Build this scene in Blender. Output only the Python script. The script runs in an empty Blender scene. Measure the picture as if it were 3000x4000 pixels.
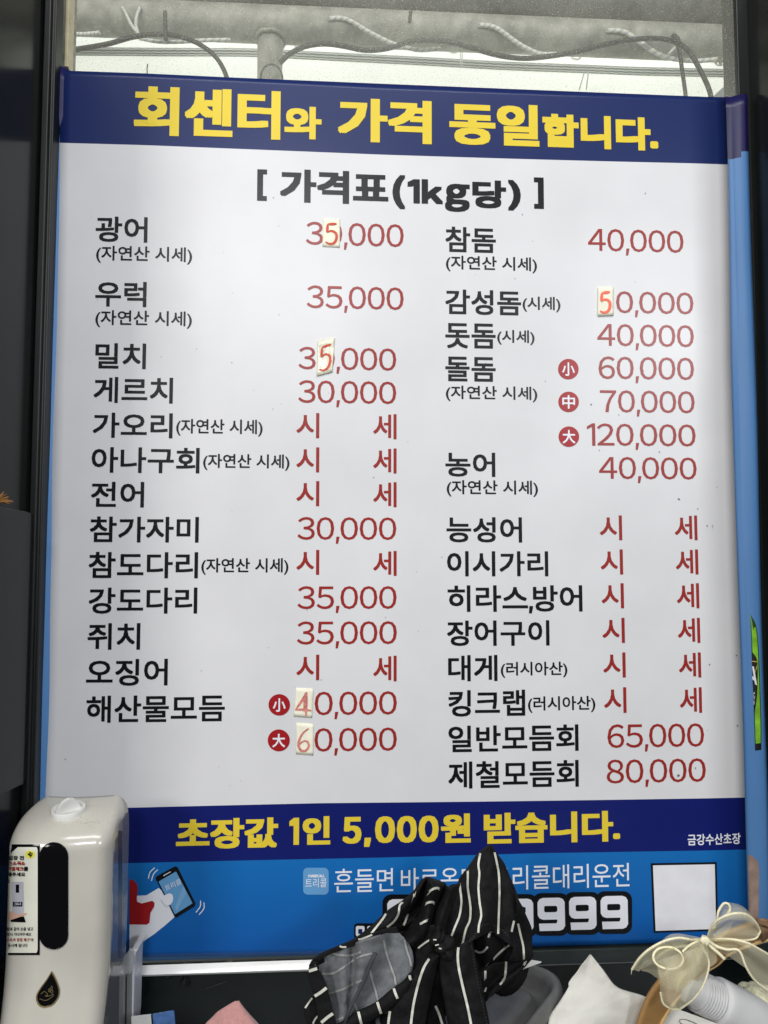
import bpy, math, random, re
from mathutils import Vector, Matrix, Euler, noise
from mathutils.bvhtree import BVHTree
random.seed(7)
S = bpy.context.scene
COL = S.collection
R = math.radians

# ------------------------------------------------------------------ camera
cam_d = bpy.data.cameras.new('camera')
cam = bpy.data.objects.new('camera', cam_d); COL.objects.link(cam)
cam.location = (-0.0682951, -0.8165642, -0.0584798)
cam.rotation_euler = (1.627697, -0.00156012, -0.0575010)
cam_d.sensor_fit = 'HORIZONTAL'; cam_d.sensor_width = 36.0
FPX = 2773.0
cam_d.lens = 36.0 * FPX / 3000.0
cam_d.clip_start = 0.01; cam_d.clip_end = 100
S.camera = cam
CM = cam.rotation_euler.to_matrix(); CO = Vector(cam.location)

# ------------------------------------------------------------------ world, lamps, exposure
W = bpy.data.worlds.new('World'); S.world = W; W.use_nodes = True
bgn = W.node_tree.nodes['Background']
bgn.inputs[0].default_value = (0.90, 0.95, 1.0, 1); bgn.inputs[1].default_value = 0.055
S.view_settings.view_transform = 'Standard'; S.view_settings.look = 'None'
S.view_settings.exposure = 0.0; S.view_settings.gamma = 1.0

def lamp(name, loc, target, power, sx, sy, color):
    d = bpy.data.lights.new(name, 'AREA'); d.shape = 'RECTANGLE'; d.size = sx; d.size_y = sy
    d.energy = power; d.color = color
    o = bpy.data.objects.new(name, d); COL.objects.link(o); o.location = loc
    o.rotation_euler = (Vector(target) - Vector(loc)).to_track_quat('-Z', 'Y').to_euler()
    return o
lamp('ceiling_and_added_lamp', (-0.33, -2.75, 1.30), (0.0, 0, -0.1), 26, 0.55, 0.45, (0.97, 0.98, 1.0))
lamp('ceiling_and_added_lamp', (1.45, -2.60, 0.95), (0.1, 0, -0.1), 27, 0.42, 0.42, (0.95, 0.98, 1.0))
lamp('ceiling_and_added_lamp', (-2.0, -2.5, 0.9), (0.0, 0, -0.1), 42, 0.80, 0.60, (1.0, 0.98, 0.95))
lamp('ceiling_and_added_lamp', (-0.10, -1.5, 2.20), (0.0, 0, -0.4), 30, 1.9, 0.36, (1.0, 0.99, 0.96))  # added overhead bar, placed so its reflection brightens the ledge strip
lamp('daylight_outside', (0.1, 1.5, 1.1), (0, 0.45, 0.35), 54, 2.4, 1.2, (1.0, 0.98, 0.91))

# ------------------------------------------------------------------ helpers
def ray(px, py):
    return (CM @ Vector(((px - 1500) / FPX, (2000 - py) / FPX, -1.0)))
def P(px, py, Y=0.0):
    d = ray(px, py); t = (Y - CO.y) / d.y
    return CO + d * t
def crop(sc, ox, oy):
    return lambda pts: [(ox + a * sc, oy + b * sc) for a, b in pts]
K3 = crop(700/1659, 480, 3200); K4 = crop(600/1659, 1150, 3250); K5 = crop(600/1659, 1650, 3250)
K6 = crop(500/1659, 2100, 3550); K7 = crop(600/1659, 2400, 3450); KD = crop(560/1659, 0, 3050); KE = crop(560/1659, 0, 3500)

MATS = {}
def mat(name, col, rough=0.5, metal=0.0, var=0.06, scale=40, bump=0.0, bscale=200, spec=0.5, dist=0.002, sheen=0.0, coat=0.0, emis=None):
    if name in MATS: return MATS[name]
    m = bpy.data.materials.new(name); m.use_nodes = True
    nt = m.node_tree; b = nt.nodes['Principled BSDF']; L = nt.links
    tc = nt.nodes.new('ShaderNodeTexCoord')
    n = nt.nodes.new('ShaderNodeTexNoise'); n.inputs['Scale'].default_value = scale; n.inputs['Detail'].default_value = 6
    L.new(tc.outputs['Object'], n.inputs['Vector'])
    r = nt.nodes.new('ShaderNodeMix'); r.data_type = 'RGBA'
    lo = [max(0, c * (1 - var)) for c in col]; hi = [min(1, c * (1 + var)) for c in col]
    r.inputs[6].default_value = (*lo, 1); r.inputs[7].default_value = (*hi, 1)
    mr = nt.nodes.new('ShaderNodeMapRange'); mr.inputs[1].default_value = .3; mr.inputs[2].default_value = .7
    L.new(n.outputs['Fac'], mr.inputs[0]); L.new(mr.outputs[0], r.inputs[0])
    L.new(r.outputs[2], b.inputs['Base Color'])
    b.inputs['Roughness'].default_value = rough; b.inputs['Metallic'].default_value = metal
    b.inputs['Specular IOR Level'].default_value = spec
    if sheen: b.inputs['Sheen Weight'].default_value = sheen
    if coat:
        b.inputs['Coat Weight'].default_value = coat; b.inputs['Coat Roughness'].default_value = .08
    if bump:
        n2 = nt.nodes.new('ShaderNodeTexNoise'); n2.inputs['Scale'].default_value = bscale; n2.inputs['Detail'].default_value = 4
        L.new(tc.outputs['Object'], n2.inputs['Vector'])
        bp = nt.nodes.new('ShaderNodeBump'); bp.inputs['Strength'].default_value = bump; bp.inputs['Distance'].default_value = dist
        L.new(n2.outputs['Fac'], bp.inputs['Height']); L.new(bp.outputs[0], b.inputs['Normal'])
    MATS[name] = m
    return m

def link(name, verts, faces, m, parent=None, smooth=False, mats=None, fm=None):
    me = bpy.data.meshes.new(name); me.from_pydata([tuple(v) for v in verts], [], faces)
    for mm in (mats or [m]): me.materials.append(mm)
    if fm: me.polygons.foreach_set('material_index', fm)
    if smooth: me.polygons.foreach_set('use_smooth', [True] * len(me.polygons))
    me.update()
    o = bpy.data.objects.new(name, me); COL.objects.link(o)
    if parent: o.parent = parent
    return o
def tag(o, label=None, cat=None, group=None, kind=None):
    if label: o['label'] = label
    if cat: o['category'] = cat
    if group: o['group'] = group
    if kind: o['kind'] = kind
    return o
def thing(name, label, cat, group=None):
    o = bpy.data.objects.new(name, None); COL.objects.link(o); o.empty_display_size = .02
    return tag(o, label, cat, group)
def at_base(root):
    """move the Empty to the base of its children (all children are world-space meshes)"""
    pts = [v.co for c in root.children if c.type == 'MESH' for v in c.data.vertices]
    if not pts: return
    lo = Vector((min(p.x for p in pts), min(p.y for p in pts), min(p.z for p in pts)))
    hi = Vector((max(p.x for p in pts), max(p.y for p in pts), max(p.z for p in pts)))
    b = Vector(((lo.x + hi.x) / 2, (lo.y + hi.y) / 2, lo.z))
    root.location = b
    for c in root.children: c.location = c.location - b

def box_vf(lo, hi):
    x0, y0, z0 = lo; x1, y1, z1 = hi
    v = [(x0,y0,z0),(x1,y0,z0),(x1,y1,z0),(x0,y1,z0),(x0,y0,z1),(x1,y0,z1),(x1,y1,z1),(x0,y1,z1)]
    return v, [(0,3,2,1),(4,5,6,7),(0,1,5,4),(1,2,6,5),(2,3,7,6),(3,0,4,7)]
def bevel(o, w=0.001, seg=2):
    b = o.modifiers.new('bevel', 'BEVEL'); b.width = w; b.segments = seg; b.limit_method = 'ANGLE'
    return o
def solid(o, t, off=-1):
    s = o.modifiers.new('thickness', 'SOLIDIFY'); s.thickness = t; s.offset = off
    return o
def box(name, lo, hi, m, parent=None, bw=0.001):
    v, f = box_vf(lo, hi); o = link(name, v, f, m, parent)
    return bevel(o, bw) if bw else o

def cr(pts, n):
    """Catmull-Rom resample by chord length"""
    pts = [Vector(p) for p in pts]
    if len(pts) == 2: return [pts[0].lerp(pts[1], i / (n - 1)) for i in range(n)]
    d = [0.0]
    for a, b in zip(pts, pts[1:]): d.append(d[-1] + max((b - a).length, 1e-9))
    out = []; k = 0
    for i in range(n):
        s = d[-1] * i / (n - 1)
        while k < len(pts) - 2 and s > d[k + 1]: k += 1
        t = (s - d[k]) / (d[k + 1] - d[k])
        p1, p2 = pts[k], pts[k + 1]
        h = d[k+1] - d[k]
        m1 = (p2 - p1) if k == 0 else (p2 - pts[k-1]) * (h / (d[k+1] - d[k-1]))
        m2 = (p2 - p1) if k == len(pts) - 2 else (pts[k+2] - p1) * (h / (d[k+2] - d[k]))
        t2, t3 = t*t, t*t*t
        out.append(p1*(2*t3-3*t2+1) + m1*(t3-2*t2+t) + p2*(-2*t3+3*t2) + m2*(t3-t2))
    return out

def tube_vf(path, rad, sides=8, caps=True):
    """path: 3-D points, rad: number or list"""
    n = len(path); V = []; F = []
    up = Vector((0, -1, 0.01))
    for i, p in enumerate(path):
        t = (path[min(i+1, n-1)] - path[max(i-1, 0)]).normalized()
        a = t.cross(up)
        if a.length < .05: a = t.cross(Vector((1, 0, 0)))
        a.normalize(); b = t.cross(a)
        r = rad[i] if isinstance(rad, (list, tuple)) else rad
        for k in range(sides):
            w = 2*math.pi*k/sides
            V.append(p + a*(r*math.cos(w)) + b*(r*math.sin(w)))
    for i in range(n - 1):
        for k in range(sides):
            k2 = (k+1) % sides
            F.append((i*sides+k, i*sides+k2, (i+1)*sides+k2, (i+1)*sides+k))
    if caps:
        F.append(tuple(range(sides))[::-1]); F.append(tuple((n-1)*sides + k for k in range(sides)))
    return V, F
def tube(name, path, rad, m, parent=None, sides=8):
    v, f = tube_vf(path, rad, sides)
    return link(name, v, f, m, parent, smooth=True)
def merge(parts):
    V = []; F = []
    for v, f in parts:
        o = len(V); V += list(v); F += [tuple(i + o for i in ff) for ff in f]
    return V, F
def grid_vf(rows):
    n = len(rows); m = len(rows[0]); V = [p for r in rows for p in r]
    F = [(i*m+j, i*m+j+1, (i+1)*m+j+1, (i+1)*m+j) for i in range(n-1) for j in range(m-1)]
    return V, F
def rrect2(x0, y0, x1, y1, r, n=6):
    out = []
    for cx, cy, a0 in ((x1-r, y0+r, -90), (x1-r, y1-r, 0), (x0+r, y1-r, 90), (x0+r, y0+r, 180)):
        for k in range(n+1):
            a = R(a0 + 90*k/n); out.append((cx + r*math.cos(a), cy + r*math.sin(a)))
    return out
def ribbon2(pts, w, n=None, taper=False):
    """flat stroke in 2-D pixel space -> verts2, faces"""
    q = cr(pts, n or max(4, 4*len(pts))); V = []; F = []
    for i, p in enumerate(q):
        t = q[min(i+1, len(q)-1)] - q[max(i-1, 0)]; t = Vector((t.x, t.y)).normalized(); nn = Vector((-t.y, t.x))
        ww = w/2 * ((.35 + .65*math.sin(math.pi*(.08+.84*i/(len(q)-1)))) if taper else 1)
        V += [(p.x+nn.x*ww, p.y+nn.y*ww), (p.x-nn.x*ww, p.y-nn.y*ww)]
    for i in range(len(q)-1): F.append((2*i, 2*i+1, 2*i+3, 2*i+2))
    return V, F

# ------------------------------------------------------------------ text (built-in font, turned to meshes)
_tc = {}
def glyphs(s):
    """flat text mesh as verts2, faces with ink box"""
    if s in _tc: return _tc[s]
    c = bpy.data.curves.new('t', 'FONT'); c.body = s; c.resolution_u = 3
    o = bpy.data.objects.new('t', c); COL.objects.link(o); bpy.context.view_layer.update()
    me = bpy.data.meshes.new_from_object(o.evaluated_get(bpy.context.evaluated_depsgraph_get()))
    V = [(v.co.x, v.co.y) for v in me.vertices]; F = [tuple(p.vertices) for p in me.polygons]
    bpy.data.objects.remove(o); bpy.data.curves.remove(c); bpy.data.meshes.remove(me)
    xs = [a for a, b in V]; ys = [b for a, b in V]
    _tc[s] = (V, F, (min(xs), min(ys), max(xs), max(ys)))
    return _tc[s]

_raw = glyphs
_cc = {}
def glyphs(s):
    '''digits, comma and latin letters are taken from the same face as the Hangul (full-width forms), respaced'''
    if not any(c in '0123456789,&' or 'A' <= c <= 'z' for c in s): return _raw(s)
    if s in _cc: return _cc[s]
    V = []; F = []; x = 0.0; ref = _raw('가')[2]; k = .07 * (ref[3]-ref[1])
    for run in re.findall(r'[0-9,&A-Za-z]|[^0-9,&A-Za-z ]+| +', s):
        if run[0] == ' ': x += .30*len(run); continue
        ch = chr(ord(run) + 0xFEE0) if re.match(r'[0-9,&A-Za-z]', run) else run
        v, f, (a, b_, c, d) = _raw(ch); o = len(V)
        if run in '1,':
            z0, z1 = _raw('\uff10')[2][1::2]; h = z1 - z0
            sh = [(.27,0),(.39,0),(.39,1),(.28,1),(.06,.86),(.06,.74),(.27,.86)] if run == '1' else [(.03,-.17),(.11,-.17),(.17,.13),(.05,.13)]
            v = [(p*h, z0 + q_*h) for p, q_ in sh]; f = [tuple(range(len(sh)))]; a = min(p[0] for p in v); c = max(p[0] for p in v)
        kk = k*.55 if run == ',' else k
        V += [(p[0]-a+x, p[1]) for p in v]; F += [tuple(i+o for i in q) for q in f]
        x += (c-a) + kk
    xs = [p[0] for p in V]; ys = [p[1] for p in V]
    _cc[s] = (V, F, (min(xs), min(ys), max(xs), max(ys)))
    return _cc[s]

def poster_y(x, z):
    y = 0.0010*math.sin(x*7.0 + .6) * math.sin(z*5.0 + .4) + 0.0006*math.sin(x*3.1 + z*11.0)
    if x > .355: y += (x - .355)*.018
    if x < -.30: y += (-.30 - x)*.02
    return y

def board_text(name, s, x0, y0, x1, y1, m, parent, bold=0.0, depth=0.0003, square=False, shear=0.0, aniso=1.0):
    """ink box given in photograph pixels; laid out flat and level on the poster"""
    yc = (y0+y1)/2; xc = (x0+x1)/2
    a = P(x0, yc); b = P(x1, yc); t = P(xc, y0); u = P(xc, y1)
    V, F, (gx0, gy0, gx1, gy1) = glyphs(s)
    sc = (b.x-a.x)/(x1-x0)
    w = bold*sc
    zc = (t.z+u.z)/2; X0 = a.x+w; X1 = b.x-w; Z0 = u.z+w; Z1 = t.z-w
    kx = (X1-X0)/(gx1-gx0); kz = (Z1-Z0)/(gy1-gy0)
    offs = [(0, 0)]
    if w > 0:
        for k in range(8):
            an = k*math.pi/4; r = w*(1/max(abs(math.cos(an)), abs(math.sin(an))) if square else 1)
            offs.append((r*math.cos(an), r*math.sin(an)))
    VV = []; FF = []
    for k, (dx, dz) in enumerate(offs):
        o = len(VV)
        for gx, gy in V:
            X = X0 + (gx-gx0)*kx + dx + shear*(gy-gy0)*kz; Z = Z0 + (gy-gy0)*kz + dz
            Z -= dz*(1-aniso)
            VV.append((X, poster_y(X, Z) - depth - k*1.4e-5, Z))
        FF += [tuple(i+o for i in f) for f in F]
    return link(name, VV, FF, m, parent)
def board_shape(name, pts, m, parent, depth=0.0004, faces=None):
    """flat printed shape traced in pixels, on the poster"""
    V = []
    if len(pts) == 4 and not faces:
        q = [Vector(p) for p in pts]; pts = [(q[0].lerp(q[1], i/6)).lerp(q[3].lerp(q[2], i/6), j/6) for j in range(7) for i in range(7)]
        faces = [(j*7+i, j*7+i+1, j*7+i+8, j*7+i+7) for j in range(6) for i in range(6)]
    for a, b in pts:
        p = P(a, b); V.append((p.x, poster_y(p.x, p.z) - depth, p.z))
    return link(name, V, faces or [tuple(range(len(V)))], m, parent)

class Surf:
    """things are stuck on a built surface by casting along the line of sight while authoring"""
    def __init__(s, objs):
        V = []; F = []
        for o in objs:
            k = len(V); V += [v.co + o.location for v in o.data.vertices]; F += [tuple(i+k for i in p.vertices) for p in o.data.polygons]
        s.b = BVHTree.FromPolygons(V, F)
    def at(s, px, py, off=0.0006):
        d = ray(px, py).normalized(); h = s.b.ray_cast(CO, d)
        if h[0] is None:
            n = s.b.find_nearest(P(px, py, -.1)); return n[0] - d*off
        return h[0] - d*off
def stick(name, V2, F, surf, m, parent, off=.0006, fallback=True):
    return link(name, [surf.at(a, b, off) for a, b in V2], F, m, parent)
def stick_text(name, s, x0, y0, x1, y1, surf, m, parent, off=.0009, rot=0, bold=0):
    V, F, (gx0, gy0, gx1, gy1) = glyphs(s); VV = []; FF = []
    cx, cy = (x0+x1)/2, (y0+y1)/2; c, sn = math.cos(R(rot)), math.sin(R(rot))
    offs = [(0, 0)] + ([(bold, 0), (-bold, 0), (0, bold), (0, -bold)] if bold else [])
    for k, (dx, dy) in enumerate(offs):
        o = len(VV)
        for gx, gy in V:
            x = x0 + (gx-gx0)/(gx1-gx0)*(x1-x0) + dx - cx; y = y1 - (gy-gy0)/(gy1-gy0)*(y1-y0) + dy - cy
            VV.append(surf.at(cx + x*c - y*sn, cy + x*sn + y*c, off + k*3e-5))
        FF += [tuple(i+o for i in f) for f in F]
    return link(name, VV, FF, m, parent)

# ------------------------------------------------------------------ materials
def vinyl(name, col, ramp=None):
    return mat(name, col, rough=.32, var=.045, scale=9, bump=.06, bscale=900, dist=.0004, spec=.30)
M_white = vinyl('poster_white', (.70, .70, .72))
M_navy = vinyl('poster_navy', (.010, .022, .110))
M_navy2 = vinyl('poster_navy_low', (.007, .013, .135))
M_yel = vinyl('print_yellow', (.76, .58, .045))
M_blk = vinyl('print_black', (.006, .007, .008))
M_red = vinyl('print_red', (.31, .025, .020))
M_redc = vinyl('print_red_badge', (.36, .014, .018))
M_lwht = vinyl('print_white', (.80, .82, .88))
M_lblu = vinyl('print_pale_blue', (.13, .34, .62))
M_frame = mat('black_aluminium', (.007, .0085, .0085), rough=.42, var=.2, scale=15, bump=.15, bscale=300, dist=.0004)
M_jamb = mat('black_gloss_cladding', (.012, .0135, .013), rough=.17, var=.25, scale=5, bump=.02, bscale=80, dist=.0004, spec=.13)
M_panel = mat('black_gloss_panel', (.008, .012, .012), rough=.22, var=.3, scale=6, bump=.05, bscale=40, dist=.001, spec=.6)

# footer blue with a printed vertical tint
M_blue = bpy.data.materials.new('poster_blue_footer'); M_blue.use_nodes = True
nt = M_blue.node_tree; b = nt.nodes['Principled BSDF']; tc = nt.nodes.new('ShaderNodeTexCoord'); sx = nt.nodes.new('ShaderNodeSeparateXYZ')
mrr = nt.nodes.new('ShaderNodeMapRange'); cra = nt.nodes.new('ShaderNodeValToRGB')
nt.links.new(tc.outputs['Object'], sx.inputs[0]); nt.links.new(sx.outputs[2], mrr.inputs[0])
mrr.inputs[1].default_value = -.50; mrr.inputs[2].default_value = -.39
nt.links.new(mrr.outputs[0], cra.inputs[0])
cra.color_ramp.elements[0].color = (.006, .095, .37, 1); cra.color_ramp.elements[1].color = (.010, .155, .47, 1)
nt.links.new(cra.outputs[0], b.inputs['Base Color']); b.inputs['Roughness'].default_value = .30; b.inputs['Specular IOR Level'].default_value = .30

# ------------------------------------------------------------------ structure: frames, jambs, panel, counter
def X(px, py, Y=0): return P(px, py, Y).x
XL = X(120, 1900, -.02); XLi = X(231, 300, .008)
XR = X(2876, 300, .01); XRj = X(2962, 2000, 0) + .006
def PX(px, py, Xc):
    d = ray(px, py); t = (Xc - CO.x) / d.x
    return CO + d * t
def profile(name, xs, ys, z0, z1, m, label, cat):
    """vertical extrusion of an open/closed outline"""
    n = len(xs); V = [(xs[i], ys[i], z) for z in (z0, z1) for i in range(n)]
    F = [(i, (i+1) % n, n+(i+1) % n, n+i) for i in range(n)] + [tuple(range(n))[::-1], tuple(range(n, 2*n))]
    return bevel(tag(link(name, V, F, m), label, cat), .0012)
xa = XL
profile('door_frame', [xa, xa+.0075, xa+.0075, xa+.0115, xa+.0115, XLi, XLi, xa], [-.022, -.022, -.016, -.016, .0035, .0035, .0118, .0118],
        -.66, .66, M_frame, 'black aluminium upright along the left edge of the price poster', 'frame')
profile('door_jamb', [xa-.03, xa-.0015, xa-.0015, xa-.03], [-.20, -.20, .03, .03], -.66, .66, M_jamb,
        'glossy black side panel left of the poster, mirroring it faintly', 'panel')
profile('window_frame', [XR, XR+.016, XR+.016, XRj, XRj, XR], [.006, .006, .009, .009, .04, .04], -.66, .66, M_frame,
        'black aluminium upright behind the right edge of the blue poster', 'frame')
profile('window_jamb', [XRj+.0015, XRj+.030, XRj+.030, XRj+.0015], [-.16, -.16, .04, .04], -.66, .66, M_jamb,
        'glossy black side panel right of the blue poster', 'panel')
zb = P(1500, 3745, 0).z
lower = bevel(tag(link('black_panel', *box_vf((xa, .014, -.66), (XRj, .030, zb - .0045)), M_panel), 'glossy black panel below the posters, behind the apron and the paper', 'panel'), .001)
tag(lower, kind=None)
tag(box('counter', (-.75, -.42, -.68), (.75, .013, -.625), mat('dark_counter', (.02, .02, .02), rough=.4), bw=.003), kind='structure')

# glossy bumps added to catch lamp glints on the black panel, and scuffs
M_glint = mat('glint_gloss', (.02, .022, .024), rough=.06, spec=1.0, var=.2)
fv = []
for (px, py, sxx, szz) in ((726, 3828, .0052, .008), (735, 3780, .006, .003), (790, 3768, .010, .002), (808, 3776, .004, .003), (897, 3760, .005, .0022), (618, 3790, .0015, .0015)):
    c = P(px, py, .0135); n = 10; V = []; F = []
    for i in range(n+1):
        for j in range(16):
            r = i/n; a = j*math.pi/8; rr = r*(1 + .25*math.sin(3*a + px))
            V.append((c.x + sxx*rr*math.cos(a), c.y - .0060*(1-r*r)*(1 + .25*math.sin(7*r*math.cos(a)+5*r*math.sin(a))), c.z + szz*rr*math.sin(a)))
    for i in range(n):
        for j in range(16): F.append((i*16+j, i*16+(j+1) % 16, (i+1)*16+(j+1) % 16, (i+1)*16+j))
    link('glint_bump', V, F, M_glint, lower, smooth=True)
M_scr = mat('scratch', (.10, .10, .10), rough=.6)
sc_ = []
for a, b_ in (((760,1570),(960,1500)), ((400,1470),(460,1430)), ((820,1440),(930,1400)), ((560,1320),(640,1345))):
    q = K3([a, b_]); V2, F2 = ribbon2(q, 1.6, 6); link('scratch', [P(x_, y_, .0132) for x_, y_ in V2], F2, M_scr, lower)

# white strip added and tilted to catch light under the poster on the left, dark rail on the right
M_strip = mat('light_catch_white', (.97, .98, .97), rough=.16, var=.03, spec=1.0, coat=1.0)
zt = P(700, 3744, .002).z
xe = X(1500, 3735, 0)
x0s = X(440, 3750, 0)
st = thing('light_catch_ledge', 'added white strip tilted to catch light, running under the left half of the poster', 'ledge')
V = [(x0s, -.0035, zb-.0072), (xe, -.0035, zb-.0068), (xe, .0035, zb-.0004), (x0s, .0035, zb-.0010)]
o = link('lit_edge', V, [(0, 1, 2, 3)], M_strip, st); solid(o, .002, -1)
box('under_edge', (x0s, -.0035, zb-.0090), (xe, .0135, zb-.0078), mat('ledge_grey', (.25, .27, .26), rough=.2), st, .0003)
at_base(st)
rail = tag(box('lower_rail', (xe+.001, -.001, zb-.0115), (XRj-.001, .0137, zb+.004), mat('dark_rail', (.028, .036, .036), rough=.35, var=.2)), 'narrow dark rail under the right half of the poster', 'rail')
box('rail_edge', (xe+.001, -.0014, zb-.0122), (XRj-.03, .0005, zb-.0117), mat('rail_lip', (.16, .17, .17), rough=.4), rail, 0)

# ------------------------------------------------------------------ window: glass, outside things
zg0 = .20; 
M_glass = bpy.data.materials.new('dusty_glass'); M_glass.use_nodes = True
nt = M_glass.node_tree; nt.nodes.clear(); L = nt.links
out = nt.nodes.new('ShaderNodeOutputMaterial'); tr = nt.nodes.new('ShaderNodeBsdfTransparent'); df = nt.nodes.new('ShaderNodeBsdfDiffuse'); gl = nt.nodes.new('ShaderNodeBsdfGlossy')
tl = nt.nodes.new('ShaderNodeBsdfTranslucent'); ad = nt.nodes.new('ShaderNodeMixShader'); ad.inputs[0].default_value = .5
tr.inputs[0].default_value = (.93, .95, .93, 1); df.inputs[0].default_value = (.6, .6, .55, 1); tl.inputs[0].default_value = (.82, .80, .66, 1); gl.inputs[1].default_value = .05
L.new(df.outputs[0], ad.inputs[1]); L.new(tl.outputs[0], ad.inputs[2])
tc = nt.nodes.new('ShaderNodeTexCoord')
def nz(scale, det, lo, hi, amp):
    n = nt.nodes.new('ShaderNodeTexNoise'); n.inputs['Scale'].default_value = scale; n.inputs['Detail'].default_value = det
    L.new(tc.outputs['Object'], n.inputs['Vector'])
    m_ = nt.nodes.new('ShaderNodeMapRange'); m_.inputs[1].default_value = lo; m_.inputs[2].default_value = hi; m_.inputs[4].default_value = amp
    L.new(n.outputs['Fac'], m_.inputs[0]); return m_.outputs[0]
def add(a, b_):
    m_ = nt.nodes.new('ShaderNodeMath'); m_.operation = 'ADD'; L.new(a, m_.inputs[0]); L.new(b_, m_.inputs[1]); return m_.outputs[0]
fac = add(add(nz(620, 2, .62, .74, .45), nz(1200, 1, .60, .75, .30)), add(nz(6, 5, .0, .75, .35), nz(160, 3, .68, .78, .35)))
cl = nt.nodes.new('ShaderNodeMath'); cl.operation = 'MINIMUM'; cl.inputs[1].default_value = .8; L.new(fac, cl.inputs[0])
mx = nt.nodes.new('ShaderNodeMixShader'); L.new(cl.outputs[0], mx.inputs[0]); L.new(tr.outputs[0], mx.inputs[1]); L.new(ad.outputs[0], mx.inputs[2])
m2 = nt.nodes.new('ShaderNodeMixShader'); m2.inputs[0].default_value = .03; L.new(mx.outputs[0], m2.inputs[1]); L.new(gl.outputs[0], m2.inputs[2])
L.new(m2.outputs[0], out.inputs[0])
zbot = -.50
tag(link('window_glass', [(XLi-.01, .0125, zbot), (XR+.004, .0125, zbot), (XR+.004, .0125, .66), (XLi-.01, .0125, .66)], [(0, 1, 2, 3)], M_glass),
    'dusty window pane above the posters with pipes and tarpaulin behind', 'window')

# white wooden trim strip outside, left
tr_ = thing('window_trim', 'weathered grey and cream trim strip at the upper left corner of the window', 'trim')
a = P(226, 150, .014); b_ = P(252, 150, .014); c_ = P(268, 150, .014)
box('mortar_strip', (a.x, .0135, .2), (b_.x, .05, .66), mat('mortar', (.30, .29, .25), rough=.9, var=.5, scale=120, bump=.6, bscale=300), tr_, .0005)
box('wood_strip', (b_.x+.0005, .0135, .2), (c_.x, .03, .66), mat('cream_wood', (.78, .66, .45), rough=.7, var=.15, scale=60), tr_, .0005)
box('rubber_stop', (P(250, 265, .01).x, .008, P(250, 280, .01).z), (P(268, 265, .01).x, .0118, P(250, 262, .01).z), mat('rubber', (.03, .03, .03), rough=.8), tr_, .0005)
at_base(tr_)

# tarpaulin
M_tarp = bpy.data.materials.new('white_tarpaulin'); M_tarp.use_nodes = True
nt = M_tarp.node_tree; nt.nodes.clear(); L = nt.links
out = nt.nodes.new('ShaderNodeOutputMaterial'); df = nt.nodes.new('ShaderNodeBsdfDiffuse'); tl = nt.nodes.new('ShaderNodeBsdfTranslucent'); mx = nt.nodes.new('ShaderNodeMixShader')
df.inputs[0].default_value = (.75, .78, .76, 1); mx.inputs[0].default_value = .6
tc = nt.nodes.new('ShaderNodeTexCoord'); n = nt.nodes.new('ShaderNodeTexNoise'); n.inputs['Scale'].default_value = 5; n.inputs['Detail'].default_value = 5
mxc = nt.nodes.new('ShaderNodeMix'); mxc.data_type = 'RGBA'; mxc.inputs[6].default_value = (.66, .72, .72, 1); mxc.inputs[7].default_value = (.84, .86, .80, 1)
L.new(tc.outputs['Object'], n.inputs['Vector']); L.new(n.outputs['Fac'], mxc.inputs[0]); L.new(mxc.outputs[2], tl.inputs[0])
wv = nt.nodes.new('ShaderNodeTexNoise'); wv.inputs['Scale'].default_value = 700; bp = nt.nodes.new('ShaderNodeBump'); bp.inputs['Strength'].default_value = .3; bp.inputs['Distance'].default_value = .001
L.new(tc.outputs['Object'], wv.inputs['Vector']); L.new(wv.outputs['Fac'], bp.inputs['Height']); L.new(bp.outputs[0], df.inputs['Normal'])
L.new(df.outputs[0], mx.inputs[1]); L.new(tl.outputs[0], mx.inputs[2]); L.new(mx.outputs[0], out.inputs[0])
YT = .45
def tarp_y(x, z): return YT + .012*math.sin(x*9+1)*math.sin(z*6) + .008*math.sin(x*4 - z*13) + .004*noise.noise((x*14, z*18, 0))
rows = []
for i in range(40):
    z = -.75 + 1.75*i/39
    rows.append([Vector((x, tarp_y(x, z), z)) for x in [-1.2 + 2.4*j/70 for j in range(71)]])
tarp = thing('tarpaulin', 'translucent white tarpaulin with stitched seam and eyelets behind the window', 'tarpaulin')
v, f = grid_vf(rows); link('sheet', v, f, M_tarp, tarp, smooth=True)
M_seam = mat('tarp_seam', (.36, .38, .36), rough=.6, var=.1, scale=100)
M_st = mat('tarp_thread', (.72, .75, .68), rough=.6)
seam = [(250,200),(600,203),(1000,206),(1200,216),(1650,239),(1950,256),(2300,270),(2500,278),(2850,286),(3100,292)]
def onT(px, py, off):
    p = P(px, py, YT); p = P(px, py, tarp_y(p.x, p.z)-off); return p
q = cr(seam, 80); V = []; F = []
for i, p in enumerate(q):
    for dy in (-17, -6, 6, 17): V.append(onT(p.x, p.y+dy, .003 if abs(dy) < 10 else .0015))
for i in range(79):
    for k in range(3): F.append((i*4+k, i*4+k+1, i*4+k+5, i*4+k+4))
link('seam_band', V, F, M_seam, tarp, smooth=True)
for dy in (-9, 2, 11):
    path = [onT(p.x, p.y+dy+1.2*math.sin(i*1.9), .0045) for i, p in enumerate(cr(seam, 260))]
    tube('stitching', path, .0010, M_st, tarp, 5)
for x0_, y0_, x1_, y1_ in ((2282, 285, 2262, 352), (1798, 190, 1800, 262), (2298, 285, 2290, 350), (1806, 190, 1806, 262)):
    tube('cross_stitching', [onT(*((Vector((x0_, y0_)).lerp(Vector((x1_, y1_)), t/8))), .004) for t in range(9)], .0012, M_st, tarp, 5)
M_ey = mat('eyelet_metal', (.75, .76, .70), rough=.4, metal=.3)
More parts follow.
